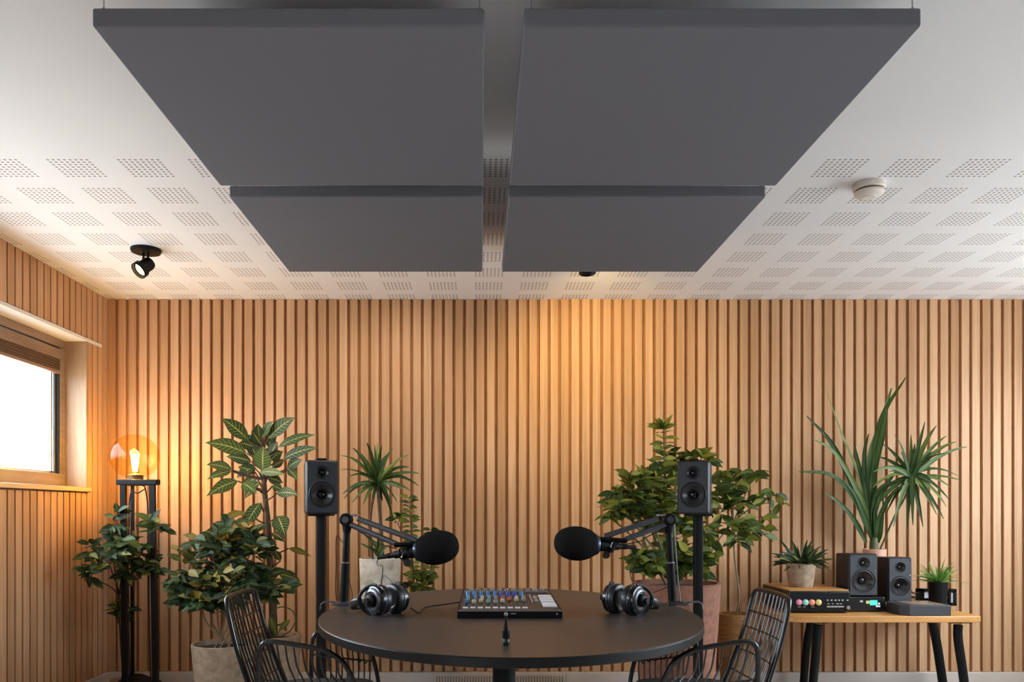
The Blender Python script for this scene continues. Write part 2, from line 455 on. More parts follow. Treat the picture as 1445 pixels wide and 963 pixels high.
b = MB(); b.box(XL, XR, YF - .2, YF, 0, H)
struct(b.build('wall_front', mat('dark grey rear wall', (70, 68, 66), .9)))

# ------------------------------------------------------------------ baseboard grille
v = thing('baseboard_grille', 'long pale slotted grille in the baseboard behind the round table', 'vent', (.13, YB - .02, .02))
b = MB(); gx0, gx1 = wx(612, 5.03), wx(798, 5.03)
b.box(gx0, gx1, YB - .024, YB - .018, .018, .112); b.build('plate', M['base'], v, bevel=.002)
b = MB(); n = 46
for i in range(n):
    x = gx0 + .02 + (gx1 - gx0 - .04) * i / (n - 1); b.box(x - .0035, x + .0035, YB - .0255, YB - .0235, .03, .1)
b.build('slots', mat('grille slots', (140, 122, 108), .7), v)

# ------------------------------------------------------------------ ceiling panels
PZ = 2.34
def panel(label, x0, x1, y0, y1):
    cx, cy = (x0 + x1) / 2, (y0 + y1) / 2
    t = thing('hanging_acoustic_panel', label, 'acoustic panel', (cx, cy, PZ), group='charcoal acoustic panels under the ceiling')
    MB().box(x0, x1, y0, y1, PZ, PZ + .0465).build('panel_board', M['panel'], t, bevel=.006)
    for sx, sy in ((x0 + .02, y0 + .02), (x1 - .012, y0 + .02), (x0 + .02, y1 - .03), (x1 - .012, y1 - .03)):
        w = MB(); w.path([(sx, sy, PZ + .044), (sx, sy, H)], .0014, 6)
        w.lathe([(0, 0), (.008, 0), (.008, .004), (.004, .01), (.002, .013), (0, .013)], 12, Matrix.Translation((sx, sy, PZ + .0462)))
        w.build('suspension_wire', M['wire'], t)
panel('large charcoal acoustic panel nearest the camera on the left of the ceiling gap', -.954, .010, 1.945, 2.905)
panel('large charcoal acoustic panel nearest the camera on the right of the ceiling gap', .107, 1.083, 1.945, 2.905)
panel('charcoal acoustic panel close to the slatted wall, left of the ceiling gap', -.954, .010, 3.008, 3.95)
panel('charcoal acoustic panel close to the slatted wall, hiding a spotlight, right of the gap', .107, 1.083, 3.008, 3.95)

# smoke detector
sx, sy = 1.604, 3.27
t = thing('smoke_detector', 'round white smoke detector on the perforated ceiling', 'smoke detector', (sx, sy, H))
Tm = Matrix.Translation((sx, sy, H))
MB().lathe([(0, 0), (.060, 0), (.062, -.006), (.062, -.022), (.058, -.026), (.0, -.026)], 40, Tm).build('base', M['detector'], t)
MB().lathe([(0, -.026), (.050, -.026), (.050, -.034), (0, -.034)], 40, Tm).build('sensor_slot', mat('dark sensor mesh', (105, 88, 74), .7), t)
MB().lathe([(0, -.034), (.057, -.034), (.057, -.043), (.046, -.052), (.026, -.055), (.025, -.058), (0, -.058)], 40, Tm).build('cover', M['detector'], t)

# ceiling spotlights
def aim(p, d):  # matrix whose +z looks along d
    return Matrix.Translation(V(p)) @ V(d).normalized().to_track_quat('Z', 'Y').to_matrix().to_4x4()
def spotlight(label, x, y, d):
    t = thing('ceiling_spotlight', label, 'spotlight', (x, y, H), group='black ceiling spotlights')
    MB().lathe([(0, 0), (.075, 0), (.076, -.006), (.072, -.017), (.0, -.018)], 36, Matrix.Translation((x, y, H))).build('mount_plate', M['black'], t)
    s = MB(); s.path([(x - .012, y, H - .016), (x - .014, y, H - .075)], .0065, 8); s.path([(x + .012, y, H - .016), (x + .010, y, H - .07)], .0065, 8); s.build('stem', M['black'], t)
    c = V((x + .004, y, H - .082)); d = V(d).normalized()
    T = aim(c - d * .034, d)
    hd = MB().lathe([(0, 0), (.018, 0), (.030, .006), (.034, .02), (.034, .062), (.043, .068), (.044, .096), (.040, .098), (.037, .08), (0, .074)], 32, T).build('lamp_head', M['black'], t)
    MB().lathe([(0, .0765), (.032, .0765), (.033, .0785), (.0, .083)], 28, T).build('lens', M['lamp_lens'], hd)
    return c + d * .07
spotlight('black ceiling spotlight tilted towards the window, left of the hanging panels', -1.727, 4.09, (-.42, -.55, -.62))
hot = spotlight('black ceiling spotlight half hidden behind the far right hanging panel', .538, 4.03, (.12, .62, -.72))

# ------------------------------------------------------------------ oval table
TCX, TCY, TA, TB, TZ = .112, 3.205, .742, .994, .74
t = thing('conference_table', 'oval dark brown podcast table on a black central column', 'table', (TCX, TCY, 0))
N = 96
def ell(a, b_): return [(TCX + a * math.cos(2 * PI * i / N), TCY + b_ * math.sin(2 * PI * i / N)) for i in range(N)]
top = MB(); top.cur = 0; top.prism(ell(TA, TB), TZ - .002, TZ); top.build('table_top', M['table_top'], t, bevel=.0008)
MB().prism(ell(TA, TB), TZ - .032, TZ - .002).build('edge_band', M['table_edge'], t, bevel=.003)
px_, py_ = .094, 3.15
MB().lathe([(0, .02), (.045, .02), (.045, .69), (.14, .7), (.14, .708), (0, .708)], 32, Matrix.Translation((px_, py_, 0))).build('column', M['black'], t)
MB().lathe([(0, 0), (.34, 0), (.34, .012), (.08, .026), (0, .026)], 48, Matrix.Translation((px_, py_, 0))).build('base_plate', M['black'], t)

# ------------------------------------------------------------------ mixing desk
mx0, mx1, my0, my1 = wx(645, 3.016), wx(794, 3.016), 3.016, 3.47
mt = thing('mixing_console', 'black mixing desk with coloured fader caps and white pads on the table', 'mixer', ((mx0 + mx1) / 2, (my0 + my1) / 2, TZ))
def mz(y): return TZ + .030 + (y - my0) / (my1 - my0) * .036
tp = .012
b = MB()
pts = [(mx0, my0), (mx1, my0), (mx1 - tp, my1), (mx0 + tp, my1)]
b.add([(x, y, TZ) for x, y in pts] + [(x, y, mz(y)) for x, y in pts], [(3, 2, 1, 0), (4, 5, 6, 7), (0, 1, 5, 4), (1, 2, 6, 5), (2, 3, 7, 6), (3, 0, 4, 7)])
b.build('body', M['black'], mt, bevel=.003)
b = MB(); e = .007
pts = [(mx0 + e, my0 + .006), (mx1 - e, my0 + .006), (mx1 - tp - e, my1 - .006), (mx0 + tp + e, my1 - .006)]
b.add([(x, y, mz(y) + z) for z in (0, .0012) for x, y in pts], [(3, 2, 1, 0), (4, 5, 6, 7), (0, 1, 5, 4), (1, 2, 6, 5), (2, 3, 7, 6), (3, 0, 4, 7)])
b.build('control_panel', M['mixer'], mt)
MB().box(mx0 + .002, mx1 - .002, my0 - .0006, my0 + .005, mz(my0) - .004, mz(my0) + .0012).build('front_trim', M['silver'], mt)
def on(u, w): # u across 0..1, w depth 0..1
    y = my0 + w * (my1 - my0); s = tp * w
    return V((mx0 + s + u * (mx1 - mx0 - 2 * s), y, mz(y) + .001))
# raised rear ledge with jacks
b = MB(); p0, p1 = on(.03, .78), on(.95, .78)
b.box(p0.x, p1.x, p0.y, p0.y + .014, p0.z, p0.z + .010); b.build('meter_bridge', M['silver'], mt, bevel=.002)
rng = random.Random(4)
for i in range(11):
    p = on(.10 + .08 * i, .90)
    k = MB(); k.lathe([(0, 0), (.010, 0), (.010, .008), (.006, .010), (0, .010)], 14, Matrix.Translation(p)); k.build('jack_socket', M['chrome' if i % 3 else 'grey_knob'], mt)
chan = ['blue', 'blue', 'blue', 'blue', 'blue', 'deep_blue', 'deep_blue', 'deep_blue', 'blue']
for i, c in enumerate(chan):
    u = .075 + .072 * i
    p = on(u, .63); b = MB(); T = Matrix.Translation(p)
    b.lathe([(0, 0), (.0085, 0), (.0075, .016), (.0055, .019), (0, .019)], 16, T); b.build('rotary_knob', M[c], mt)
    p = on(u + .012, .50); b = MB(); b.lathe([(0, 0), (.0075, 0), (.0065, .012), (0, .0135)], 14, Matrix.Translation(p))
    b.build('rotary_knob', M[['teal_knob', 'blue', 'cream_knob', 'teal_knob', 'grey_knob', 'orange', 'deep_blue', 'cream_knob', 'grey_knob'][i]], mt)
    y = .24 + .14 * rng.random()
    s = MB(); a = on(u + .004, .16); c2 = on(u + .004, .44); s.path([a, c2], .0016, 4); s.build('fader_slot', M['black_gloss'], mt)
    p = on(u + .004, y + .04); b = MB(); b.box(p.x - .008, p.x + .008, p.y - .011, p.y + .011, p.z, p.z + .014)
    b.build('fader_cap', M[['blue', 'cream_knob', 'cream_knob', 'teal_knob', 'grey_knob', 'cream_knob', 'orange', 'cream_knob', 'grey_knob'][i]], mt, bevel=.003)
    p = on(u, .085); b = MB(); b.box(p.x - .010, p.x + .010, p.y - .009, p.y + .009, p.z - .001, p.z + .004); b.build('channel_button', M['white_pad'], mt, bevel=.001)
for w0, w1 in ((.12, .28), (.33, .40), (.43, .52), (.55, .62)):
    a, c2 = on(.83, w0), on(.965, w1); b = MB()
    b.add([on(.83, w0), on(.965, w0), on(.965, w1), on(.83, w1)] + [q + V((0, 0, .006)) for q in (on(.83, w0), on(.965, w0), on(.965, w1), on(.83, w1))], [(3, 2, 1, 0), (4, 5, 6, 7), (0, 1, 5, 4), (1, 2, 6, 5), (2, 3, 7, 6), (3, 0, 4, 7)])
    b.build('trigger_pad', M['white_pad'], mt, bevel=.001)
b = MB()
for u0, w0, w1 in ((.735, .3, .66), (.77, .34, .42), (.77, .46, .58)):
    p, q = on(u0, w0), on(u0 + (.012 if u0 < .75 else .035), w1)
    b.add([on(u0, w0), on(q.x and u0 + (.012 if u0 < .75 else .035), w0), q, on(u0, w1)] + [r_ + V((0, 0, .005)) for r_ in (on(u0, w0), on(u0 + (.012 if u0 < .75 else .035), w0), q, on(u0, w1))], [(3, 2, 1, 0), (4, 5, 6, 7), (0, 1, 5, 4), (1, 2, 6, 5), (2, 3, 7, 6), (3, 0, 4, 7)])
b.build('level_meter', M['grey_knob'], mt)
b = MB(); y = my0 - .0008
b.box(wx(721, my0), wx(728, my0), y, my0, TZ + .016, TZ + .0185); b.build('front_logo', M['mark'], mt); b = MB(); b.box(wx(785, my0), wx(787, my0), y, my0, TZ + .014, TZ + .019); b.build('side_mark', M['mark'], mt)

# small desk microphone in front of the mixer
q = at(714, 911, 2.41); q.z = TZ
t = thing('desk_microphone', 'small black stick microphone standing on the table before the mixing desk', 'microphone', q)
Tq = Matrix.Translation(q)
MB().lathe([(0, 0), (.008, 0), (.0115, .005), (.012, .012), (.0105, .016), (0, .017)], 20, Tq).build('foot', M['rubber'], t)
MB().lathe([(0, .016), (.0105, .016), (.0105, .020), (0, .020)], 20, Tq).build('collar', M['gunmetal'], t)
MB().lathe([(0, .02), (.0085, .02), (.0075, .05), (.0045, .075), (.004, .09), (0, .09)], 16, Tq).build('stem', M['black'], t)
b = MB(); b.box(q.x - .012, q.x - .0065, q.y - .006, q.y + .006, TZ + .022, TZ + .045); b.box(q.x + .0065, q.x + .012, q.y - .006, q.y + .006, TZ + .022, TZ + .045); b.build('clip', M['gunmetal'], t, bevel=.001)
MB().ball(q + V((0, -.001, .095)), .0062, 16, 10).build('capsule', M['silver'], t)

# ------------------------------------------------------------------ headphones
def headphones(label, loc, rz, cable=None):
    t = thing('headphones', label, 'headphones', loc, rz, 'studio headphones on the table')
    for s in (-1, 1):
        T = Matrix.Translation((s * .038, 0, .060)) @ Matrix.Rotation(s * PI / 2, 4, 'Y') @ Matrix.Rotation(R(0), 4, 'X')
        cup = MB().lathe([(0, .006), (.050, .006), (.057, .011), (.058, .024), (.055, .031), (.050, .033)], 36, T).build('ear_cup', M['black_gloss'], t, local=True)
        MB().lathe([(.0, -.018), (.030, -.018), (.034, -.022), (.046, -.024), (.056, -.019), (.060, -.008), (.058, .003), (.052, .007), (0, .007)], 36, T).build('ear_pad', M['leather'], cup, local=True)
        MB().lathe([(.0565, .006), (.0592, .008), (.0592, .011), (.0565, .012)], 36, T).build('trim_ring', M['gunmetal'], cup, local=True)
        MB().lathe([(.050, .0325), (.047, .037), (.036, .040), (.033, .036), (0, .036)], 36, T).build('face_ring', M['gunmetal'], cup, local=True)
        MB().lathe([(0, .035), (.026, .035), (.026, .050), (.019, .056), (.012, .058), (.012, .068), (0, .069)], 28, T).build('hub', M['black'], cup, local=True)
        y = MB(); pts = []
        for i in range(13):
            a = R(-100 + 200 * i / 12); pts.append((s * (.038 + .052 - .030 * abs(math.sin(a)) ** 2), .0625 * math.cos(a), .060 + .0595 * math.sin(a)))
        y.path(pts, .0046, 8, flat=(1.7, .8)); y.build('yoke', M['black'], cup, local=True)
    pts = [(-.084, .056, .058), (-.090, .085, .050), (-.084, .12, .038), (-.062, .152, .024), (-.03, .17, .019), (0, .175, .018), (.03, .17, .019), (.062, .152, .024), (.084, .12, .038), (.090, .085, .050), (.084, .056, .058)]
    MB().path(smooth_path(pts, 4), .007, 10, flat=(2.0, .8)).build('headband', M['leather'], t, local=True)
    if cable:
        MB().path(smooth_path(cable, 8), .0026, 8).build('cable', M['rubber'], t)
    return t
hl = at(546, 867, 3.13); hl.z = TZ
headphones('black studio headphones with a silver ring lying left of the mixing desk', hl, R(46),
    [V((hl.x + .09, hl.y + .04, TZ + .02)), V((hl.x + .125, hl.y + .02, TZ + .004)), at(600, 858, 3.28) * 1, at(630, 853, 3.33), V((mx0 - .006, 3.36, TZ + .02)), V((mx0 + .006, 3.37, TZ + .022))])
hr = at(881, 867, 3.13); hr.z = TZ
headphones('black studio headphones lying right of the mixing desk', hr, R(-42),
    [V((hr.x + .07, hr.y + .09, TZ + .03)), V((hr.x + .11, hr.y + .14, TZ + .045)), V((hr.x + .17, hr.y + .26, TZ + .04)), V((hr.x + .19, hr.y + .30, TZ + .025)), V((hr.x + .20, hr.y + .305, TZ + .004))])

# ------------------------------------------------------------------ boom arms and microphones
def boom(sign, pxl, label_arm, label_mic):
    """sign +1: arm on the left reaching right. pxl: photo columns for clamp, post foot, post top, bar end, mic centre"""
    d = 3.44
    P = lambda x, y, dd=d: at(x, y, dd)
    clamp, pf, pt, be, mc = pxl
    foot = P(clamp[0], 858); foot.z = TZ
    t = thing('microphone_boom_arm', label_arm, 'microphone arm', foot, group='desk microphone arms')
    f = foot
    b = MB(); b.prism(rect_round(f.x - .055, f.x + .045, f.y - .032, f.y + .032, .014), TZ, TZ + .010)
    b.box(f.x - .018, f.x + .018, f.y - .016, f.y + .016, TZ + .008, TZ + .018)
    b.build('clamp_plate', M['gunmetal'], t, bevel=.002)
    b = MB(); b.path([(f.x - sign * .04, f.y, TZ + .012), (f.x - sign * .085, f.y, TZ + .014), (f.x - sign * .10, f.y, TZ + .004), (f.x - sign * .104, f.y, TZ - .02)], .0042, 8)
    b.build('clamp_lever', M['gunmetal'], t)
    p0, p1 = P(*pf), P(*pt); p0.y = p1.y = f.y
    ax = (p1 - p0).normalized()
    b = MB(); b.path([V((p0.x, f.y, TZ + .016)), p0 + ax * .165], [.019, .0175], 16); b.build('sleeve', M['black'], t)
    b = MB(); b.path([p0 + ax * .163, p0 + ax * .168], [.0182, .0182], 16); b.build('sleeve_ring', M['silver'], t)
    MB().path([p0 + ax * .16, p1], .0145, 14).build('post', M['black'], t)
    # elbow
    Ty = Matrix.Translation(p1 + V((-sign * .004, -.026, .004))) @ Matrix.Rotation(-PI / 2, 4, 'X')
    e = MB(); e.lathe([(0, 0), (.024, 0), (.028, .004), (.028, .048), (.024, .052), (0, .052)], 24, Ty)
    e.path([p1 - ax * .055, p1 - ax * .01], [.0155, .024], 12)
    e.build('elbow_joint', M['black'], t, bevel=.002)
    MB().lathe([(0, -.006), (.014, -.006), (.016, 0), (0, .0)], 20, Ty).build('elbow_knob', M['gunmetal'], t)
    q1 = P(*be); q1.y = f.y - .02
    st = p1 + V((sign * .012, 0, .006)); 
    top_end = q1 + V((sign * .038, 0, .022)); low_end = q1 + V((-sign * .045, 0, .006))
    for nm, a, c2, dy in (('upper_bar', st + V((sign * .035, 0, .002)), top_end, .0), ('lower_bar', st + V((sign * .0, 0, -.022)), low_end, 0.0)):
        MB().path([a + V((0, dy - .012, 0)), c2 + V((0, dy - .012, 0))], .0095, 8, flat=(1.25, .8)).build(nm, M['gunmetal'], t)
        s = MB(); dirv = (c2 - a); L = dirv.length; dirv.normalize(); s0 = a + dirv * .03 + V((0, .006, -.004)); pts = []
        up = dirv.cross(V((0, 1, 0))).normalized()
        for i in range(160):
            tt = i / 159; an = tt * 2 * PI * 30
            pts.append(s0 + dirv * tt * L * .5 + up * .0042 * math.cos(an) + V((0, 1, 0)) * .0042 * math.sin(an))
        s.path(pts, .0009, 4); s.build('tension_spring', M['gunmetal'], t)
    b = MB(); tpz = p1 + V((sign * .02, 0, .026)); b.box(tpz.x - .028, tpz.x + .030, f.y - .02, f.y + .02, tpz.z - .008, tpz.z + .002); b.build('elbow_bracket', M['silver'], t, bevel=.002)
    b = MB(); b.path([low_end + V((-sign * .012, -.012, -.004)), top_end + V((sign * .02, -.012, -.012))], .011, 8, flat=(1.0, 1.5))
    b.path([q1 + V((-sign * .008, -.012, .0)), q1 + V((sign * .012, -.012, -.045))], [.010, .012], 10)
    b.build('end_bracket', M['black'], t, bevel=.001)
    # microphone
    mcen = P(*mc); mcen.y = f.y - .03
    tilt = R(9) * sign
    A = V((sign * math.cos(R(10)), -.12, math.sin(R(10)) if sign > 0 else -math.sin(R(-8)) * -.3)).normalized()
    if sign < 0: A = V((-math.cos(R(6)), -.12, .07)).normalized()
    T = aim(mcen, A)
    m = thing('microphone', label_mic, 'microphone', mcen, group='foam covered broadcast microphones')
    foam = []
    for i in range(19):
        a = PI * i / 18; z = -math.cos(a)
        rr = math.sin(a) ** .8 * .0745
        foam.append((max(rr * (1 - .10 * (z < 0) * z * z), 0), z * .099))
    foam[0] = (0, foam[0][1]); foam[-1] = (0, foam[-1][1])
    MB().lathe(foam, 40, T).build('foam_windscreen', M['foam'], m, smooth=80)
    MB().lathe([(0, -.094), (.040, -.094), (.046, -.085), (.046, -.068), (.02, -.066), (0, -.066)][::-1], 28, T).build('neck_ring', mat('blue grey metal', (70, 78, 92), .3, .8), m)
    MB().lathe([(0, -.215), (.012, -.215), (.0125, -.19), (.017, -.185), (.018, -.15), (.026, -.14), (.028, -.092), (0, -.09)][::-1], 24, T).build('body', M['black'], m)
    MB().lathe([(.0, -.262), (.009, -.262), (.0105, -.213), (0, -.213)][::-1], 16, T).build('connector', M['rubber'], m)
    # clip and tightening knob belong to the arm
    mid = T @ V((0, 0, -.15))
    k = MB(); k.lathe([(.019, -.012), (.024, -.012), (.024, .012), (.019, .012), (.019, -.012)], 24, aim(mid, A)); k.path([mid + V((0, 0, .02)), q1 + V((sign * .012, -.012, -.045))], .010, 10)
    k.build('microphone_clip', M['black'], t, bevel=.001)
    k = MB(); k.path([mid + V((-.004 * sign, -.026, .018)), mid + V((.006 * sign, -.027, .0)), mid + V((-.002 * sign, -.026, -.016))], .0028, 8); k.build('clip_latch', M['chrome'], t)
    kn = mid + V((sign * .02, 0, -.04)); k = MB(); k.lathe([(0, -.012), (.015, -.012), (.017, 0), (.015, .012), (0, .012)], 12, aim(kn, (0, -1, .2))); k.path([kn, mid + V((0, 0, -.02))], .007, 8); k.build('tightening_knob', M['rubber'], t)
    # cable: out of the connector, down and along the table to the post; and along the arm
    c0 = T @ V((0, 0, -.26))
    return t, c0, f, p0, p1, st, low_end, ax
t, c0, f, p0, p1, st, le, ax = boom(1, ((486, 0), (485, 848), (490, 735), (576, 770), (616, 773)),
    'black desk boom arm clamped at the left end of the table', 'black foam covered microphone pointing right, held by the left boom arm')
# hanging cables (parts of the arm)
MB().path(smooth_path([c0, c0 + V((-.004, .0, -.03)), at(540, 800, 3.40), at(538, 825, 3.36), V((at(541, 0, 3.3).x, 3.30, TZ + .14)), V((hl.x + .012, 3.24, TZ + .11)), V((hl.x + .02, 3.22, TZ + .05)), V((hl.x + .03, 3.25, TZ + .003))], 6), .0022, 6).build('cable', M['rubber'], t)
MB().path(smooth_path([st + V((.01, .015, -.02)), st + V((-.03, .02, -.10)), p0 + ax * .28 + V((-.045, .01, 0)), p0 + ax * .16 + V((-.042, .01, 0)), V((p0.x - .035, f.y, TZ + .06)), V((p0.x - .03, f.y + .01, TZ + .016))], 6), .0022, 6).build('cable', M['rubber'], t)
MB().path(smooth_path([st + V((.02, -.01, -.04)), st + V((.08, -.012, -.075)), (st + le) / 2 + V((.02, -.01, -.05)), le + V((0, -.01, -.02))], 6), .0024, 6).build('cable', M['rubber'], t)
MB().path(smooth_path([p0 + ax * .1 + V((.018, -.005, 0)), V((p0.x + .04, f.y - .02, TZ + .05)), V((p0.x + .035, f.y - .02, TZ + .014))], 6), .002, 6).build('cable', M['rubber'], t)
t, c0, f, p0, p1, st, le, ax = boom(-1, ((958, 0), (949, 848), (943, 735), (864, 764), (813, 767)),
    'black desk boom arm clamped at the right end of the table', 'black foam covered microphone pointing left, held by the right boom arm')
MB().path(smooth_path([c0, c0 + V((.008, .0, -.02)), at(891, 800, 3.40), at(890, 815, 3.36), at(896, 830, 3.32), V((hr.x + .05, 3.29, TZ + .10)), V((hr.x + .07, 3.26, TZ + .05)), V((hr.x + .10, 3.27, TZ + .003))], 6), .0022, 6).build('cable', M['rubber'], t)
MB().path(smooth_path([st + V((.0, -.01, -.04)), st + V((-.08, -.012, -.075)), (st + le) / 2 + V((-.02, -.01, -.05)), le + V((0, -.01, -.02))], 6), .0024, 6).build('cable', M['rubber'], t)
MB().path(smooth_path([p1 + V((.022, -.016, -.01)), p0 + ax * .3 + V((.022, -.016, 0)), p0 + ax * .12 + V((.024, -.016, 0)), V((p0.x + .03, f.y - .02, TZ + .016))], 6), .002, 6).build('cable', M['gunmetal'], t)
MB().path(smooth_path([p0 + ax * .06 + V((-.018, 0, 0)), p0 + V((-.06, -.01, .045)), p0 + V((-.11, -.03, .03)), p0 + V((-.14, -.05, .0)), V((p0.x - .16, f.y - .07, TZ + .004))], 6), .0022, 6).build('cable', M['rubber'], t)

# ------------------------------------------------------------------ loudspeakers
def outline(w, h, r, inset=0, n=5):
    return rect_round(-w / 2 + inset, w / 2 - inset, inset, h - inset, max(r - inset * .5, .002), n)
def speaker(label, loc, rz, w, h, d, group, bracket=False, led=True):
    t = thing('loudspeaker', label, 'loudspeaker', loc, rz, group)
    tw = (0, h * .775, w * .195); wo = (0, h * .365, w * .375)
    b = MB(); r = .012; ch = .012
    rings = [(outline(w * .92, h - .008, r), d / 2, .004), (outline(w, h, r), -d / 2 + ch, 0), (outline(w, h, r, ch * .75), -d / 2, 0)]
    vs = []; fs = []; n = len(rings[0][0])
    for ol, y, dz in rings: vs += [(x, y, z + dz) for x, z in ol]
    fs.append(tuple(range(n)))
    for k in range(2):
        for i in range(n): fs.append((k * n + i, (k + 1) * n + i, (k + 1) * n + (i + 1) % n, k * n + (i + 1) % n))
    b.add(vs, fs)
    b.cur = 1
    outer = [V((x, -d / 2, z)) for x, z in rings[2][0]]
    holes = []
    for cx_, cz_, rr in (tw, wo): holes.append([V((cx_ + rr * math.cos(-2 * PI * i / 40), -d / 2, cz_ + rr * math.sin(-2 * PI * i / 40))) for i in range(40)])
    allv = outer + holes[0] + holes[1]
    tris = tessellate_polygon([outer, holes[0], holes[1]])
    b.add(allv, [tuple(x) for x in tris])
    b.build('cabinet', [M['spk'], M['baffle']], t, local=True, smooth=30)
    for nm, (cx_, cz_, rr), dep in (('tweeter', tw, .022), ('woofer', wo, .034)):
        T = Matrix.Translation((cx_, -d / 2, cz_)) @ Matrix.Rotation(PI / 2, 4, 'X')
        u = MB(); u.lathe([(rr * .985, .0), (rr * 1.0, .002), (rr * 1.06, .0025), (rr * 1.10, .0), (rr * 1.09, -.001)], 44, T)
        pr = u.build(nm, M['rubber'], t, local=True)
        k = MB()
        if nm == 'woofer':
            k.lathe([(rr * 1.0, 0), (rr * .97, -.003), (rr * .93, .001), (rr * .87, .0015), (rr * .82, -.003), (rr * .6, -dep * .45), (rr * .34, -dep * .85), (rr * .3, -dep)], 44, T)
        else:
            k.lathe([(rr * 1.0, 0), (rr * .9, -.004), (rr * .7, -dep * .45), (rr * .5, -dep * .8), (rr * .42, -dep)], 40, T)
        k.build('cone', M['cone'], pr, local=True)
        q = rr * (.31 if nm == 'woofer' else .44)
        MB().lathe([(q * math.cos(a), -dep * .9 + q * .75 * math.sin(a)) for a in [PI / 2 * i / 6 for i in range(7)]], 28, T).build('dust_cap', M['black_gloss'], pr, local=True)
    s = MB()
    for sx in (-1, 1):
        for sz in (.93, .07 if bracket else .93): s.lathe([(0, .001), (.0035, .001), (.004, 0)], 10, Matrix.Translation((sx * w * .38, -d / 2, h * sz)) @ Matrix.Rotation(PI / 2, 4, 'X'))
    s.build('screws', M['rubber'], t, local=True)
    if led:
        MB().lathe([(0, .003), (.003, .0025), (.004, 0)], 12, Matrix.Translation((w * .38, -d / 2, h * .60)) @ Matrix.Rotation(PI / 2, 4, 'X')).build('power_light', M['chrome'], t, local=True)
    if bracket:
        k = MB(); k.box(-.026, .026, -.085, .04, h - .001, h + .011); k.build('top_bracket', M['black'], t, local=True, bevel=.003)
    return t
SD = 4.1
G1 = 'black loudspeakers on tall stands'
lx, rx_ = wx(447.5, SD), wx(987, SD)
zb = wz(726, SD)
def stand(label, x, y):
    t = thing('speaker_stand', label, 'speaker stand', (x, y, 0), group='black pole speaker stands')
    MB().lathe([(0, 0), (.15, 0), (.15, .008), (.03, .016), (0, .016)], 40, Matrix.Translation((x, y, 0))).build('base_plate', M['black'], t)
    MB().prism(rect_round(x - .0225, x + .0225, y - .0225, y + .0225, .006, 3), .012, zb - .008).build('pole', M['black'], t)
    MB().box(x - .06, x + .06, y - .06, y + .06, zb - .010, zb).build('top_plate', M['black'], t, bevel=.002)
stand('tall black speaker stand left of the oval table', lx + .008, SD + .07); stand('tall black speaker stand right of the oval table', rx_ + .012, SD + .07)
speaker('black loudspeaker on the tall stand beside the large veined plant', (lx, SD + .08, zb), R(17), .168, .279, .20, G1, True, False)
speaker('black loudspeaker on the tall stand before the terracotta planter', (rx_, SD + .08, zb), R(-21), .165, .275, .20, G1, True, False)

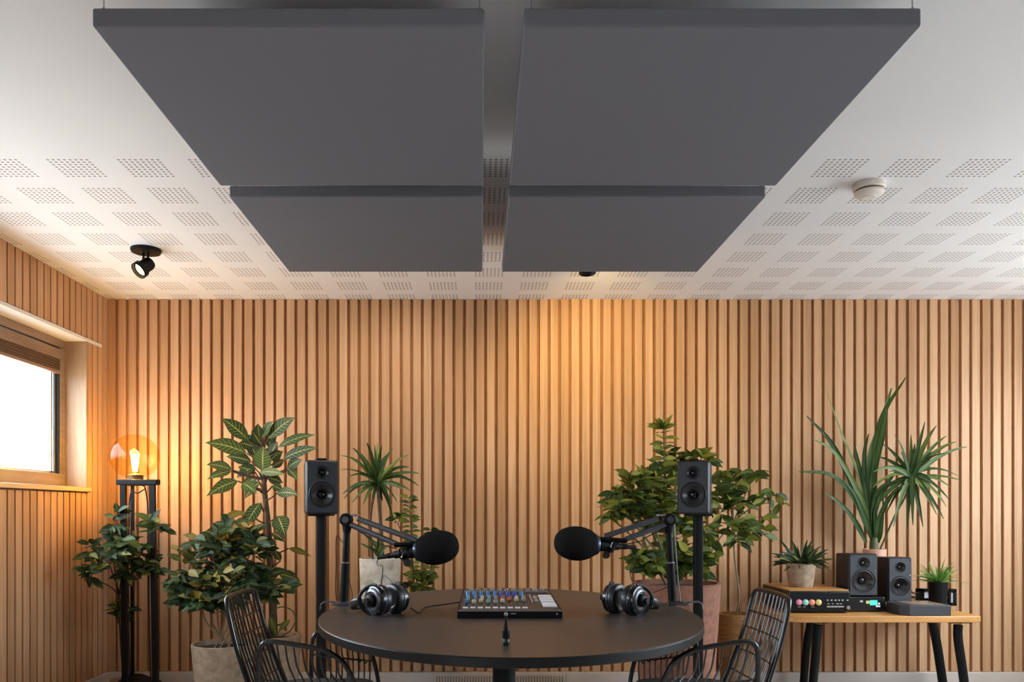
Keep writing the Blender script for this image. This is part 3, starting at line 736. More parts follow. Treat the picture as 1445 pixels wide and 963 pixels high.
# ------------------------------------------------------------------ wire chairs
def chair():
    t = thing('wire_armchair', 'black wire armchair with dark seat pad at the left side of the table', 'chair', (-.6, 2.88, 0), 0, 'black wire armchairs')
    B = MB
    # seat
    b = B(); b.path(smooth_path([(x, y, .452) for x, y in rect_round(-.17, .21, -.215, .215, .07, 3)] + [(.21, .145, .452)], 2), .0075, 8); b.build('seat_frame', M['wire_black'], t, local=True)
    b = B()
    for i in range(9):
        y = -.18 + .045 * i; b.path([(-.165, y, .452), (.02, y, .444), (.205, y, .452)], .0032, 6)
    for x in (-.08, .02, .12): b.path([(x, -.21, .449), (x, .21, .449)], .0032, 6)
    b.build('seat_wires', M['wire_black'], t, local=True)
    b = B(); b.prism(rect_round(-.15, .20, -.205, .205, .08, 8), .456, .50); b.build('seat_pad', M['pad'], t, local=True, bevel=.014, seg=4)
    # back: side tubes lean back, rounded top corners
    def bk(u, z):  # u across -1..1
        f = (z - .45) / .40
        return V((-.145 - .125 * f - .012 * math.sin(PI * max(0, min(1, f))) + .02 * (1 - u * u) * -1 * .6, u * (.195 - .015 * f), z))
    b = B(); ring = [bk(-1, .45), bk(-1, .55), bk(-1, .68), bk(-1, .79), bk(-.97, .826), bk(-.86, .846), bk(-.5, .85), bk(0, .851), bk(.5, .85), bk(.86, .846), bk(.97, .826), bk(1, .79), bk(1, .68), bk(1, .55), bk(1, .45)]
    b.path(smooth_path(ring, 4), .0085, 10); b.build('back_frame', M['wire_black'], t, local=True)
    b = B()
    for i in range(9):
        u = -.8 + .2 * i; b.path([bk(u, z) for z in (.45, .55, .66, .76, .848)], .0034, 6)
    for z in (.54, .62, .705, .765): b.path([bk(u, z) for u in (-1, -.5, 0, .5, 1)], .0034, 6)
    b.build('back_wires', M['wire_black'], t, local=True)
    for s in (-1, 1):
        def hp(x, z): return V(((.205 + (x - .205) * (1 if s < 0 else .78)), s * (.215 + .03 * (z - .45) / .25), z))
        dz_ = 0 if s < 0 else -.045
        b = B(); pts = [hp(-.135, .45), hp(-.140, .56), hp(-.138, .66), hp(-.128, .70), hp(-.10, .714), hp(-.04, .708), hp(.05, .692), hp(.10, .675), hp(.145, .64), hp(.175, .58), hp(.195, .51), hp(.205, .45)]
        pts = [V((p.x, p.y, .45 + (p.z - .45) * (1 + dz_ / .264))) for p in pts]
        b.path(smooth_path(pts, 5), .0088, 10); a = b.build('armrest', M['wire_black'], t, local=True)
        b = B()
        for i in range(9):
            x0 = -.105 + .028 * i; zt = .712 + dz_ - .045 * ((x0 + .105) / .25) - .12 * max(0, (x0 - .08)) ; xb_ = x0 + .035
            b.path(smooth_path([hp(x0, zt - .002), hp(x0 + .010, zt - .07), hp(xb_, .56), hp(xb_ + .002, .455)], 4), .0033, 6)
        b.path([hp(-.138, .585), hp(-.05, .575), hp(.07, .565), hp(.17, .56)], .0033, 6)
        b.build('arm_wires', M['wire_black'], a, local=True)
    for sx, sy in ((-1, -1), (-1, 1), (1, -1), (1, 1)):
        B().path([(.02 + sx * .15, sy * .17, .45), (.02 + sx * .21, sy * .215, 0)], [.010, .007], 10).build('leg', M['wire_black'], t, local=True)
    return t
ch = chair()
dup(ch, (.787, 2.88, 0), 0, 'black wire armchair with dark seat pad at the right side of the table', (-1, 1, 1))

# ------------------------------------------------------------------ globe lamp on a tripod tower
LD = 4.62
g = at(190, 646, LD)
lz = wz(678, LD)
lx0, lx1, lxb = wx(174, 4.53), wx(215, 4.53), wx(187, 4.74)
t = thing('lamp_stand', 'slim black three-legged stand in the corner under the glowing globe lamp', 'stand', (g.x, LD, 0))
tri = [(lx0 - .035, 4.51), (lx1 + .03, 4.51), (lx1 + .035, 4.56), (lxb + .04, 4.77), (lxb - .04, 4.77), (lx0 - .04, 4.56)]
MB().prism(tri, lz - .03, lz).build('top_plate', M['black'], t, bevel=.004)
tri2 = [((x - g.x) * 1.05 + g.x, y) for x, y in tri]
MB().prism(tri2, .15, .17).build('lower_shelf', M['black'], t, bevel=.003)
for (xa, ya), (xb_, yb_), w in (((lx0, 4.53), (lx0 + .012, 4.53), .0165), ((lx1, 4.53), (lx1 + .022, 4.53), .0175), ((lxb, 4.74), (lxb, 4.74), .010)):
    MB().path([(xa, ya, lz - .02), (xb_, yb_, 0)], w * 1.2, 4).build('leg', M['black'], t)
MB().path([(lx1 - .02, 4.55, .165), (lx0 + .05, 4.6, .17), (lx0 + .02, 4.55, .18)], .003, 6).build('brace', M['black'], t)
l = thing('globe_lamp', 'glowing amber glass globe lamp on top of the black stand', 'lamp', (g.x, LD, lz))
MB().lathe([(0, 0), (.044, 0), (.044, .030), (.040, .034), (.03, .036), (0, .036)], 32, Matrix.Translation((g.x + .005, LD, lz))).build('socket_base', mat('brown socket', (92, 60, 34), .5), l)
gr = .139
prof = []
for i in range(3, 41):
    a = PI * i / 40; prof.append((gr * math.sin(a) * 1.0, -gr * math.cos(a) * .93))
gz = lz + .008 + gr * .93
prof[-1] = (0, prof[-1][1])
MB().lathe(prof, 56, Matrix.Translation((g.x, LD, gz))).build('glass_globe', M['amber'], l, smooth=80)
bulb = MB().lathe([(.014, .034), (.016, .05), (.020, .062), (.026, .085), (.029, .11), (.027, .14), (.018, .158), (0, .165)], 28, Matrix.Translation((g.x + .003, LD, lz))).build('bulb', glassy('bulb glass', (1, .93, .78), gloss=.03), l)
b = MB()
for i in range(6):
    a = 2 * PI * i / 6 + .3; x, y = math.cos(a), math.sin(a)
    b.path([(g.x + .003 + x * .008, LD + y * .008, lz + .052), (g.x + .003 + x * .019, LD + y * .019, lz + .15)], .0042, 8)
b.build('filament', M['filament'], bulb)
MB().path(smooth_path([(g.x + .03, LD, lz - .001), (g.x + .06, LD - .02, lz - .035), (wx(205, 4.6), 4.6, lz - .05), (wx(209, 4.6), 4.6, lz - .2), (wx(210, 4.6), 4.6, .7), (wx(212, 4.6), 4.6, .3), (wx(213, 4.6), 4.6, .175)], 6), .0042, 6).build('cord', M['rubber'], l)
MB().path(smooth_path([(wx(205, 4.6), 4.6, lz - .05), (wx(195, 4.62), 4.62, lz - .075), (wx(184, 4.66), 4.66, lz - .085), (wx(182, 4.66), 4.66, lz - .3), (wx(181, 4.66), 4.66, .7), (wx(183, 4.66), 4.66, .175)], 6), .0042, 6).build('cord', M['rubber'], l)

# ------------------------------------------------------------------ plants
def oval(t): return max(.02, math.sin(PI * min(1, t ** .8)) ** 1.15)
def strapw(t): return min(1, .45 + t * 3) * max(.02, (1 - t)) ** .55
def ribbon(mb, pts, w, prof, tone, rng, fold=.15, tilt=.35, face=None):
    """leaf along pts (world points); its face is turned about the spine"""
    k = len(pts); sp = [V(p) for p in pts]; sides = []; nn = []
    face = face or V((rng.uniform(-.3, .3), -1, rng.uniform(.1, .9))).normalized()
    ang = rng.uniform(-tilt, tilt)
    for i in range(k):
        tg = (sp[min(i + 1, k - 1)] - sp[max(i - 1, 0)]).normalized()
        s = tg.cross(face)
        s = s.normalized() if s.length > .08 else tg.orthogonal().normalized()
        s = Matrix.Rotation(ang, 3, tg) @ s
        sides.append(s); nn.append(s.cross(tg).normalized())
    mb.strip(sp, sides, [w * prof(i / (k - 1)) for i in range(k)], tone, fold, nn)
def leaf(mb, p, d, L, w, rng, tone, droop=.5, k=6, prof=oval, face=None, fold=.2):
    d = V(d).normalized(); pts = [V(p)]; n = k - 1
    for i in range(n):
        pts.append(pts[-1] + d * (L / n)); d = (d + V((0, 0, -droop / n))).normalized()
    ribbon(mb, pts, w, prof, tone, rng, fold=fold, face=face, tilt=.7)
def tone_of(rng, warm=.12): return min(1, max(0, rng.gauss(.42, .2))) if rng.random() > warm else rng.uniform(.75, 1)
def bush(lm, sm, root, clusters, rng, L, w, per=7, rs=.0035, warm=.1, lamp_tint_top=False, droop=.5):
    """clusters: (px,py,depth, rx_px, ry_px, r_depth, twigs)"""
    root = V(root)
    for (px, py, d, rx, ry, rd, n) in clusters:
        c = at(px, py, d); k = d / F
        mid = (root + c) / 2 + V((rng.uniform(-.03, .03), rng.uniform(-.02, .02), .02))
        start = c - V((0, 0, ry * k * .6))
        sm.path(bez(root, mid, start, 6), [rs * (1.3 - .4 * i / 6) for i in range(7)], 6)
        for _ in range(n):
            while True:
                q = V((rng.uniform(-1, 1), rng.uniform(-1, 1), rng.uniform(-1, 1)))
                if .25 < q.length < 1: break
            tip = c + V((q.x * rx * k, q.y * rd, q.z * ry * k))
            path = bez(start, (start + tip) / 2 + V((0, 0, .02)), tip, 5)
            sm.path(path, [rs * .55 * (1 - .12 * i) for i in range(6)], 5)
            for j in range(per):
                tt = 1 - .62 * (j / max(1, per - 1)) ** 1.1
                fi = tt * 5; i0 = min(4, int(fi)); p = path[i0].lerp(path[i0 + 1], fi - i0)
                out = (tip - c).normalized() if (tip - c).length > 1e-4 else V((0, 0, 1))
                az = j * 2.4 + rng.uniform(-.5, .5)
                dv = out * .55 + V((math.cos(az), math.sin(az) * .8 - .15, rng.uniform(-.25, .55)))
                tn = tone_of(rng, warm)
                if lamp_tint_top and q.z > .2: tn = min(1, tn + rng.uniform(.05, .45))  # upper leaves coloured yellower, as if lit by the warm lamp
                s_ = rng.uniform(.7, 1.15)
                p2 = p + V((rng.uniform(-.008, .008), rng.uniform(-.008, .008), rng.uniform(-.008, .008)))
                leaf(lm, p2, dv, L * s_, w * s_, rng, tn, droop)
def pot(parent, c, r0, r1, h, material, rim=.012, n=48, lip=0.0, soil=True, name='pot'):
    """r0 foot radius, r1 rim radius, standing at c"""
    T = Matrix.Translation(V(c)); z1 = h
    p = [(0, 0), (r0 * .96, 0), (r0, .006)]
    for i in range(1, 7): t_ = i / 6; p.append((r0 + (r1 - r0) * t_ ** .8, .006 + (z1 - .012) * t_))
    p += [(r1 + lip, z1 - .003), (r1 + lip - .003, z1), (r1 - rim + .002, z1), (r1 - rim, z1 - .004), (r1 - rim - .002, z1 - .05), (0, z1 - .05)]
    o = MB().lathe(p, n, T).build(name, material, parent)
    if soil:
        rng = random.Random(int(c[0] * 1000)); s = MB()
        s.lathe([(0, z1 - .026), (r1 * .4, z1 - .022), (r1 - rim - .001, z1 - .03), (r1 - rim - .001, z1 - .049)], 28, T); s.build('soil', M['soil'], parent)
    return o
def plant(name, label, c, group=None): return thing(name, label, 'plant', c, group=group)

# corner plant woven through the lamp stand
rng = random.Random(11); c = V((wx(176, 4.86), 4.86, 0))
t = plant('potted_shrub', 'airy green shrub growing up through the corner lamp stand', c)
pot(t, c, .07, .085, .12, M['pot_beige'])
lm, sm = MB(), MB(); r0 = c + V((0, 0, .09))
knee = at(168, 840, 4.70)
sm.path(smooth_path([r0, at(172, 930, 4.80), at(169, 880, 4.74), knee], 5), .006, 8)
bush(lm, sm, knee, [(150, 775, 4.42, 36, 26, .12, 9), (180, 770, 4.50, 38, 24, .10, 9), (160, 738, 4.5, 14, 16, .08, 5), (218, 742, 4.52, 20, 16, .07, 4), (190, 800, 4.50, 34, 26, .09, 8), (128, 808, 4.32, 18, 20, .06, 5), (215, 790, 4.6, 18, 22, .06, 4), (166, 865, 4.68, 13, 26, .06, 5)], rng, .088, .036, per=7, warm=.14)
lm.build('foliage', M['lf_dark'], t); sm.build('stems', M['stem_b'], t)

# bushy floor plant
rng = random.Random(5); c = V((wx(315, 4.45), 4.45, 0)); zr = wz(908, 4.45)
t = plant('potted_bush', 'dense dark green bush in a wide beige stone pot behind the left armchair', c)
pot(t, c, .125, .172, zr, M['pot_beige'])
lm, sm = MB(), MB()
for i in range(7):
    a = i * .9; sm.path(smooth_path([c + V((math.cos(a) * .05, math.sin(a) * .05, zr - .03)), at(292 + i * 8, 880, 4.45 + .05 * math.sin(i)), at(285 + i * 11, 845, 4.45 + .06 * math.sin(i * 2))], 4), .005, 6)
bush(lm, sm, at(318, 870, 4.45), [(265, 800, 4.42, 30, 38, .16, 14), (300, 770, 4.45, 40, 36, .2, 18), (345, 775, 4.45, 42, 40, .2, 18), (290, 825, 4.36, 44, 30, .16, 14), (335, 820, 4.36, 40, 30, .16, 14), (375, 815, 4.42, 28, 22, .12, 8), (320, 750, 4.5, 30, 22, .12, 8), (385, 832, 4.35, 24, 14, .08, 7), (300, 848, 4.38, 40, 16, .14, 9), (355, 760, 4.5, 24, 18, .1, 6), (265, 838, 4.4, 22, 18, .1, 6)], rng, .098, .042, per=7, warm=.08, lamp_tint_top=True)
lm.build('foliage', M['lf_bush'], t); sm.build('stems', M['stem_p'], t)

# tall plant with large veined leaves
rng = random.Random(8); VD = 4.72; c = V((wx(390, VD), VD, 0)); zr = wz(896, VD)
t = plant('rubber_plant', 'tall plant with big pale-veined leaves in a beige pot by the left loudspeaker', c)
pot(t, c, .12, .145, zr, M['pot_beige'])
sm = MB(); sm.path(smooth_path([at(386, 905, VD), at(385, 860, VD), at(381, 800, VD), at(379, 750, VD), at(374, 700, VD), at(371, 660, VD), at(370, 625, VD)], 5), [.026 - .0005 * i for i in range(31)], 10)
lm = MB(); ly = MB()
def Z1(x, y): return (280 + x / 5.35, 570 + y / 5.35)
def Z2(x, y): return (230 + x / 4.586, 720 + y / 4.586)
def vleaf(mb, bpx, tpx, wpx, rng, tone, depth=0, arch=.12, prof=oval, node=None, d=VD):
    d0, d1 = d + depth * .4, d + depth + rng.uniform(-.06, .03)
    a, e = at(*bpx, d0), at(*tpx, d1); m_ = (a + e) / 2 + V((0, -.01, arch * (e - a).length))
    ribbon(mb, bez(a, m_, e, 10), wpx * d / F, prof, tone, rng, fold=.12, tilt=.25, face=V((rng.uniform(-.15, .15), -1, .25)).normalized())
    if node is not None: sm.path(bez(at(*node, d), (at(*node, d) + a) / 2 + V((0, 0, -.01)), a, 5), .0045, 6)
trunk = {1: (372, 640), 0: (373, 670)}
L1 = [((380, 280), (170, 110), 110, .45), ((365, 375), (50, 295), 118, .55), ((255, 500), (60, 460), 78, .5), ((250, 510), (65, 575), 80, .5), ((300, 585), (60, 700), 98, .5), ((530, 260), (735, 105), 112, .5), ((480, 250), (565, 130), 76, .55), ((460, 260), (450, 150), 72, .2), ((600, 330), (885, 235), 74, .45), ((635, 420), (910, 335), 80, .3), ((485, 510), (490, 320), 150, .6), ((670, 490), (785, 425), 78, .25), ((680, 500), (750, 580), 66, .25), ((460, 520), (655, 540), 66, .72), ((590, 680), (755, 690), 80, .3), ((330, 600), (440, 680), 100, .4), ((470, 750), (335, 965), 100, .35), ((600, 850), (655, 1000), 135, .3),
      ((430, 520), (300, 480), 96, .35), ((420, 300), (330, 250), 80, .3), ((560, 300), (540, 200), 84, .35), ((480, 330), (400, 200), 84, .3), ((540, 430), (640, 360), 84, .3), ((440, 560), (330, 640), 84, .4), ((560, 620), (640, 660), 70, .35), ((430, 620), (350, 720), 70, .3),
      ((400, 440), (210, 400), 90, .2), ((420, 480), (290, 560), 90, .3), ((440, 400), (380, 290), 90, .15), ((540, 400), (600, 290), 90, .2), ((520, 560), (640, 600), 90, .2), ((460, 600), (380, 660), 80, .25), ((530, 330), (560, 240), 80, .3), ((500, 440), (420, 380), 80, .15), ((560, 480), (650, 430), 80, .2), ((430, 330), (300, 300), 90, .2)]
for i, (bp, tp_, w_, tn) in enumerate(L1):
    dep = -.08 if i < 18 else .05
    vleaf(lm, Z1(*bp), Z1(*tp_), w_ / 5.35, rng, tn, dep - .06 * rng.random(), node=(372 + rng.uniform(-2, 3), Z1(*bp)[1] + 12))
for bp, tp_, w_, tn in (((810, 250), (965, 305), 40, .75), ((750, 415), (893, 465), 74, .4), ((690, 690), (742, 830), 46, .65), ((820, 715), (745, 795), 40, .7), ((710, 150), (800, 215), 60, .15), ((760, 330), (720, 260), 50, .2)):
    vleaf(lm, Z2(*bp), Z2(*tp_), w_ / 4.586, rng, tn, -.06, node=(380, Z2(*bp)[1] + 10))
vleaf(lm, Z1(385, 835), Z1(155, 865), 8.5, rng, .95, -.1, arch=.16, node=(375, 740))
lm.build('foliage', M['lf_vein'], t)
vleaf(ly, Z2(728, 250), Z2(588, 240), 12.5, rng, .5, -.12, arch=.02, node=(380, 790))
ly.build('leaf', M['lf_yellow'], t, label='yellow withered leaf')
sm.build('trunk', M['stem_b'], t)
MB().path(smooth_path([at(378, 900, 4.66), at(382, 868, 4.62), at(396, 857, 4.6), at(412, 862, 4.6), at(417, 876, 4.6), at(410, 890, 4.62), at(398, 898, 4.66)], 6), .0038, 8).build('bent_shoot', M['stem_g'], t)

# wall shelf behind the table that carries two plants
SH = .46
t = thing('wall_shelf', 'narrow black shelf on the slatted wall behind the oval table', 'shelf', (wx(560, 4.8), 5.05, SH))
MB().box(wx(490, 4.75), wx(630, 4.75), 4.44, 5.05, SH - .025, SH).build('board', M['black'], t, bevel=.003)
for px in (520, 600):
    MB().prism([(4.5, SH - .025), (5.05, SH - .20), (5.05, SH - .025)], wx(px, 4.8) - .01, wx(px, 4.8) + .01, lambda a, b_, z: (z, a, b_)).build('bracket', M['black'], t)
# dracaena
rng = random.Random(21); DD = 4.6; c = V((wx(536.5, DD), DD, SH)); zr = wz(788, DD)
t = plant('potted_dracaena', 'spiky dracaena in a pale marbled pot behind the left boom arm', c)
pot(t, c, .105, .120, zr - SH, M['pot_marble'])
sm, lm = MB(), MB()
def Z3(x, y): return (470 + x / 4.01, 610 + y / 4.01)
head = at(*Z3(250, 290), DD)
sm.path(smooth_path([at(541, 800, DD), at(538, 750, DD), at(534, 700, DD), head], 5), .010, 8)
sm.path(smooth_path([at(527, 800, DD), at(523, 750, DD), at(524, 720, DD), at(530, 690, DD)], 5), .007, 8)
def tuft(mb, hd, hdpx, tips, Zf, d, w, rng, warm=.15, spread=.25, rise=.3, prof=strapw):
    for tx, ty in tips:
        q = Zf(tx, ty); dd = d + rng.uniform(-spread, spread * .6)
        e = at(*q, dd); L = (e - hd).length; up = max(0, rise + rng.uniform(-.08, .1))
        m_ = hd.lerp(e, .5) + V((0, 0, L * up * (1.0 if abs(e.x - hd.x) > .03 else .1)))
        s0 = hd + V((rng.uniform(-.012, .012), rng.uniform(-.012, .012), rng.uniform(-.02, .02)))
        ribbon(mb, bez(s0, m_, e, 10), w * rng.uniform(.8, 1.15), prof, tone_of(rng, warm), rng, fold=.3, tilt=.5)
tips = [(190, 60), (235, 72), (275, 78), (300, 130), (340, 95), (430, 130), (430, 200), (490, 235), (485, 305), (440, 335), (340, 490), (365, 400), (330, 410), (170, 410), (110, 400), (55, 350), (30, 215), (45, 135), (140, 110), (110, 90), (220, 380), (280, 390), (395, 260), (80, 260), (60, 380), (380, 160), (150, 330), (310, 340), (250, 60), (210, 130), (290, 200), (400, 330), (120, 220)]
tuft(lm, head, None, tips, Z3, DD, .030, rng, .15, .16, .26)
hd2 = at(*Z3(262, 690), DD - .03)
tuft(lm, hd2, None, [(160, 565), (150, 630), (205, 600), (290, 590), (320, 640), (250, 560), (200, 650)], Z3, DD - .04, .024, rng, .2, .06, .15)
lm.build('foliage', M['lf_strap'], t); sm.build('stems', M['stem_b'], t)
# upright leafy plant next to it
rng = random.Random(31); c = V((wx(592, 4.74), 4.74, SH))
t = plant('upright_pot_plant', 'slender upright plant with stacked small leaves behind the left microphone', c)
pot(t, c, .075, .09, wz(838, 4.74) - SH, M['black'])
lm, sm = MB(), MB()
def stacked(px_pts, d, n, L, w, rs=.005, warm=.15):
    pts = smooth_path([at(*p, d) for p in px_pts], 10); sm.path(pts, [rs * (1 - .6 * i / (len(pts) - 1)) for i in range(len(pts))], 6)
    for i in range(n):
        f_ = .22 + .78 * i / (n - 1); k_ = f_ * (len(pts) - 1); i0 = min(len(pts) - 2, int(k_)); p = pts[i0].lerp(pts[i0 + 1], k_ - i0)
        for s in (-1, 1):
            az = rng.uniform(-.9, .5)
            leaf(lm, p, (s * math.cos(az), math.sin(az), rng.uniform(.15, .6)), L * rng.uniform(.8, 1.1), w, rng, tone_of(rng, warm), .7)
stacked([(586, 845), (583, 800), (580, 750), (577, 703)], 4.70, 17, .068, .026)
stacked([(598, 845), (606, 815), (610, 780), (608, 748)], 4.76, 11, .066, .028)
bush(lm, sm, at(592, 840, 4.74), [(600, 822, 4.70, 20, 14, .07, 8), (575, 815, 4.74, 16, 16, .06, 4), (562, 735, 4.78, 12, 10, .04, 2)], rng, .062, .03, per=6, warm=.15)
lm.build('foliage', M['lf_lime'], t); sm.build('stems', M['stem_b'], t)

# large terracotta planter
rng = random.Random(41); PD = 4.52; c = V((wx(955, PD), PD, 0)); zr = wz(822, PD)
t = plant('large_planter', 'full green shrub in a big terracotta planter behind the right boom arm', c)
pot(t, c, .19, .242, zr, M['pot_terra'], rim=.02, lip=.004)
lm, sm = MB(), MB(); r0 = c + V((0, 0, zr - .03))
bush(lm, sm, r0, [(895, 690, 4.42, 38, 24, .16, 14), (880, 712, 4.38, 34, 20, .14, 12), (915, 720, 4.42, 34, 24, .16, 13), (925, 680, 4.46, 26, 24, .12, 10), (860, 722, 4.4, 14, 14, .1, 4), (955, 655, 4.5, 26, 14, .1, 8), (988, 648, 4.52, 24, 10, .08, 6), (950, 735, 4.4, 30, 26, .12, 8), (985, 740, 4.45, 20, 26, .1, 6)], rng, .092, .034, per=8, warm=.3, rs=.005)
bush(lm, sm, r0, [(925, 795, 4.38, 32, 20, .10, 12), (955, 788, 4.5, 40, 24, .16, 12), (985, 790, 4.5, 26, 24, .12, 8), (905, 790, 4.42, 20, 14, .08, 5)], rng, .088, .048, per=7, warm=.12, rs=.004)
stacked([(945, 815), (940, 740), (939, 680), (936, 605)], 4.48, 26, .092, .030, .009, .35)
for _ in range(9): leaf(lm, at(936, 606, 4.48), (rng.uniform(-1, 1), rng.uniform(-.8, .5), rng.uniform(.1, .9)), .10, .028, rng, tone_of(rng, .35), .5)
sm.path(smooth_path([r0 + V((-.06, -.03, 0)), at(915, 780, 4.4), at(905, 745, 4.38), at(895, 712, 4.4)], 5), .006, 6)
sm.path(smooth_path([r0 + V((-.03, -.05, 0)), at(932, 770, 4.38), at(922, 740, 4.38), at(915, 715, 4.4)], 5), .006, 6)
lm.build('foliage', M['lf_lime'], t); sm.build('stems', M['stem_g'], t)
# slim tree in a basket
rng = random.Random(51); BD = 4.78; c = V((wx(1038, BD), BD, 0)); zr = wz(866, BD)
t = plant('slim_tree', 'slim pale-stemmed tree in a wicker basket beside the right armchair back', c)
pot(t, c, .085, .10, zr, M['wicker'], rim=.012, name='basket')
lm, sm = MB(), MB()
tr = smooth_path([c + V((0, 0, zr - .04)), at(1043, 840, BD - .02), at(1037, 790, BD - .05), at(1033, 730, BD - .1), at(1028, 690, BD - .1)], 5)
sm.path(tr, [.0075 - .00015 * i for i in range(len(tr))], 8)
bush(lm, sm, at(1034, 740, BD - .09), [(1040, 685, 4.66, 26, 26, .10, 6), (1025, 660, 4.7, 20, 16, .08, 4), (1062, 668, 4.66, 26, 14, .08, 4), (1085, 700, 4.62, 22, 16, .08, 4), (1060, 725, 4.6, 24, 18, .08, 4), (1015, 715, 4.6, 22, 22, .10, 5), (1035, 755, 4.64, 26, 16, .10, 5), (1010, 760, 4.6, 18, 14, .08, 3), (1030, 705, 4.62, 26, 22, .10, 5), (1075, 752, 4.64, 14, 12, .06, 2)], rng, .105, .042, per=5, warm=.15, droop=.9)
lm.build('foliage', M['lf_lime'], t); sm.build('stems', M['stem_p'], t)

# ------------------------------------------------------------------ side table on the right
SZ = .56; SX0, SX1, SY0, SY1 = 1.69, 2.81, 4.42, 5.0
t = thing('side_table', 'low oak side table with splayed black legs against the slatted wall', 'table', ((SX0 + SX1) / 2, 4.7, 0))
poly = [(SX0, SY1), (SX0, SY0 + .13), (SX0 + .04, SY0 + .03), (SX0 + .11, SY0), (SX1 - .04, SY0), (SX1, SY0 + .03), (SX1, SY1)]
MB().prism(poly, SZ - .036, SZ).build('table_top', M['tabletop_oak'], t, bevel=.004)
def leg(pts, r):
    MB().path(smooth_path(pts, 5), r, 12).build('leg', M['black'], t)
zu = SZ - .036
leg([at(1154, 882, 4.5), V((wx(1151, 4.5), 4.5, .33)), V((wx(1147, 4.5), 4.5, .16)), V((wx(1146, 4.5), 4.5, 0))], .024)
leg([at(1145, 874, 4.85), V((wx(1138, 4.9), 4.9, .3)), V((wx(1130, 4.95), 4.92, 0))], .024)
leg([at(1315, 874, 4.85), V((wx(1323, 4.88), 4.88, .3)), V((wx(1333, 4.92), 4.92, 0))], .026)
leg([at(1352, 882, 4.5), V((wx(1352, 4.5), 4.5, .42)), V((wx(1358, 4.5), 4.5, .25)), V((wx(1366, 4.5), 4.5, 0))], .024)
for x in (1150, 1350):
    xx = wx(x, 4.5); MB().box(xx - .06, xx + .06, 4.46, 4.92, zu - .010, zu).build('leg_plate', M['black'], t, bevel=.002)

# receiver with wooden top
UX0, UX1, UY0, UY1, UZ = 1.775, 2.125, 4.55, 4.985, .694
t = thing('audio_receiver', 'black audio receiver with oak top and four pastel knobs on the side table', 'receiver', ((UX0 + UX1) / 2, 4.76, SZ))
MB().box(UX0, UX1, UY0, UY1, SZ + .008, UZ - .008).build('case', M['black_gloss'], t, bevel=.004)
MB().box(UX0 + .004, UX1 - .004, UY0 + .012, UY1, UZ - .008, UZ).build('wooden_top', M['tabletop_oak'], t, bevel=.002)
b = MB()
for x in (UX0 + .03, UX1 - .03):
    for y in (UY0 + .03, UY1 - .03): b.lathe([(0, 0), (.014, 0), (.014, .009), (0, .009)], 14, Matrix.Translation((x, y, SZ)))
b.build('feet', M['rubber'], t)
MB().box(UX0 + .012, UX1 - .010, UY0 - .003, UY0, SZ + .018, UZ - .018).build('front_panel', M['black'], t, bevel=.001)
def onface(px, py, d): return V((wx(px, d), d, wz(py, d)))
fy = UY0 - .003
for (px, m_) in ((1127, 'pink'), (1136.2, 'mint'), (1145.2, 'coral'), (1154.6, 'yellow')):
    p = onface(px, 850.5, fy); k = MB(); k.lathe([(0, .012), (.013, .012), (.0165, .009), (.0175, 0)], 24, Matrix.Translation(p) @ Matrix.Rotation(PI / 2, 4, 'X')); o = k.build('knob', M[m_], t)
    k = MB(); k.lathe([(.0185, 0), (.0195, .002), (.0205, 0)], 24, Matrix.Translation(p) @ Matrix.Rotation(PI / 2, 4, 'X')); k.build('knob_ring', M['gunmetal'], o)
p = onface(1196.5, 858, fy); MB().lathe([(0, .010), (.0095, .010), (.0115, .007), (.012, 0)], 20, Matrix.Translation(p) @ Matrix.Rotation(PI / 2, 4, 'X')).build('knob', M['silver'], t)
b = MB(); rng = random.Random(3)
for px in (1168, 1173.5, 1179, 1184, 1189, 1196): p = onface(px, 847.5, fy); b.box(p.x - .0045, p.x + .0045, fy - .001, fy + .001, p.z - .003, p.z + .003)
for px, w_ in ((1169, 3), (1175, 2.5), (1182, 4), (1187, 3)): p = onface(px, 852.6, fy); b.box(p.x - w_ * .002, p.x + w_ * .002, fy - .001, fy + .001, p.z - .0016, p.z + .0016)
x = 1167
while x < 1190:
    w_ = rng.choice((.9, 1.1, 1.4)); p = onface(x, 856.6, fy); hh = rng.choice((.0035, .0045)); b.box(p.x, p.x + w_ * .0038, fy - .001, fy + .001, p.z - hh, p.z + hh); x += w_ + .55
for px, w_ in ((1128, 3), (1135, 2.4), (1147, 3)): p = onface(px, 857, fy); b.box(p.x - w_ * .003, p.x + w_ * .003, fy - .001, fy + .001, p.z - .0012, p.z + .0012)
b.build('panel_lettering', M['mark'], t)

# small amplifier under the first table speaker
AX0, AX1, AY0, AZ = 2.135, 2.352, 4.60, .648
t = thing('amplifier', 'small black amplifier with aqua display under the left table loudspeaker', 'amplifier', ((AX0 + AX1) / 2, 4.78, SZ))
MB().prism(rect_round(AX0, AX1, SZ + .004, AZ, .014, 4), -4.985, -AY0, lambda a, b_, z: (a, -z, b_)).build('case', M['black_gloss'], t, bevel=.003)
b = MB(); b.box(AX0 + .02, AX1 - .02, AY0 + .03, AY0 + .06, SZ, SZ + .006); b.box(AX0 + .02, AX1 - .02, 4.92, 4.95, SZ, SZ + .006); b.build('feet', M['rubber'], t)
def label_box(px0, px1, py0, py1, d, m_, name, par):
    a, e = onface(px0, py1, d), onface(px1, py0, d); MB().box(a.x, e.x, d - .0015, d + .001, a.z, e.z).build(name, M[m_], par)
label_box(1227.5, 1238, 847.5, 854.5, AY0, 'aqua_screen', 'display', t); label_box(1222, 1227, 848.2, 852.4, AY0, 'yellow', 'button', t)
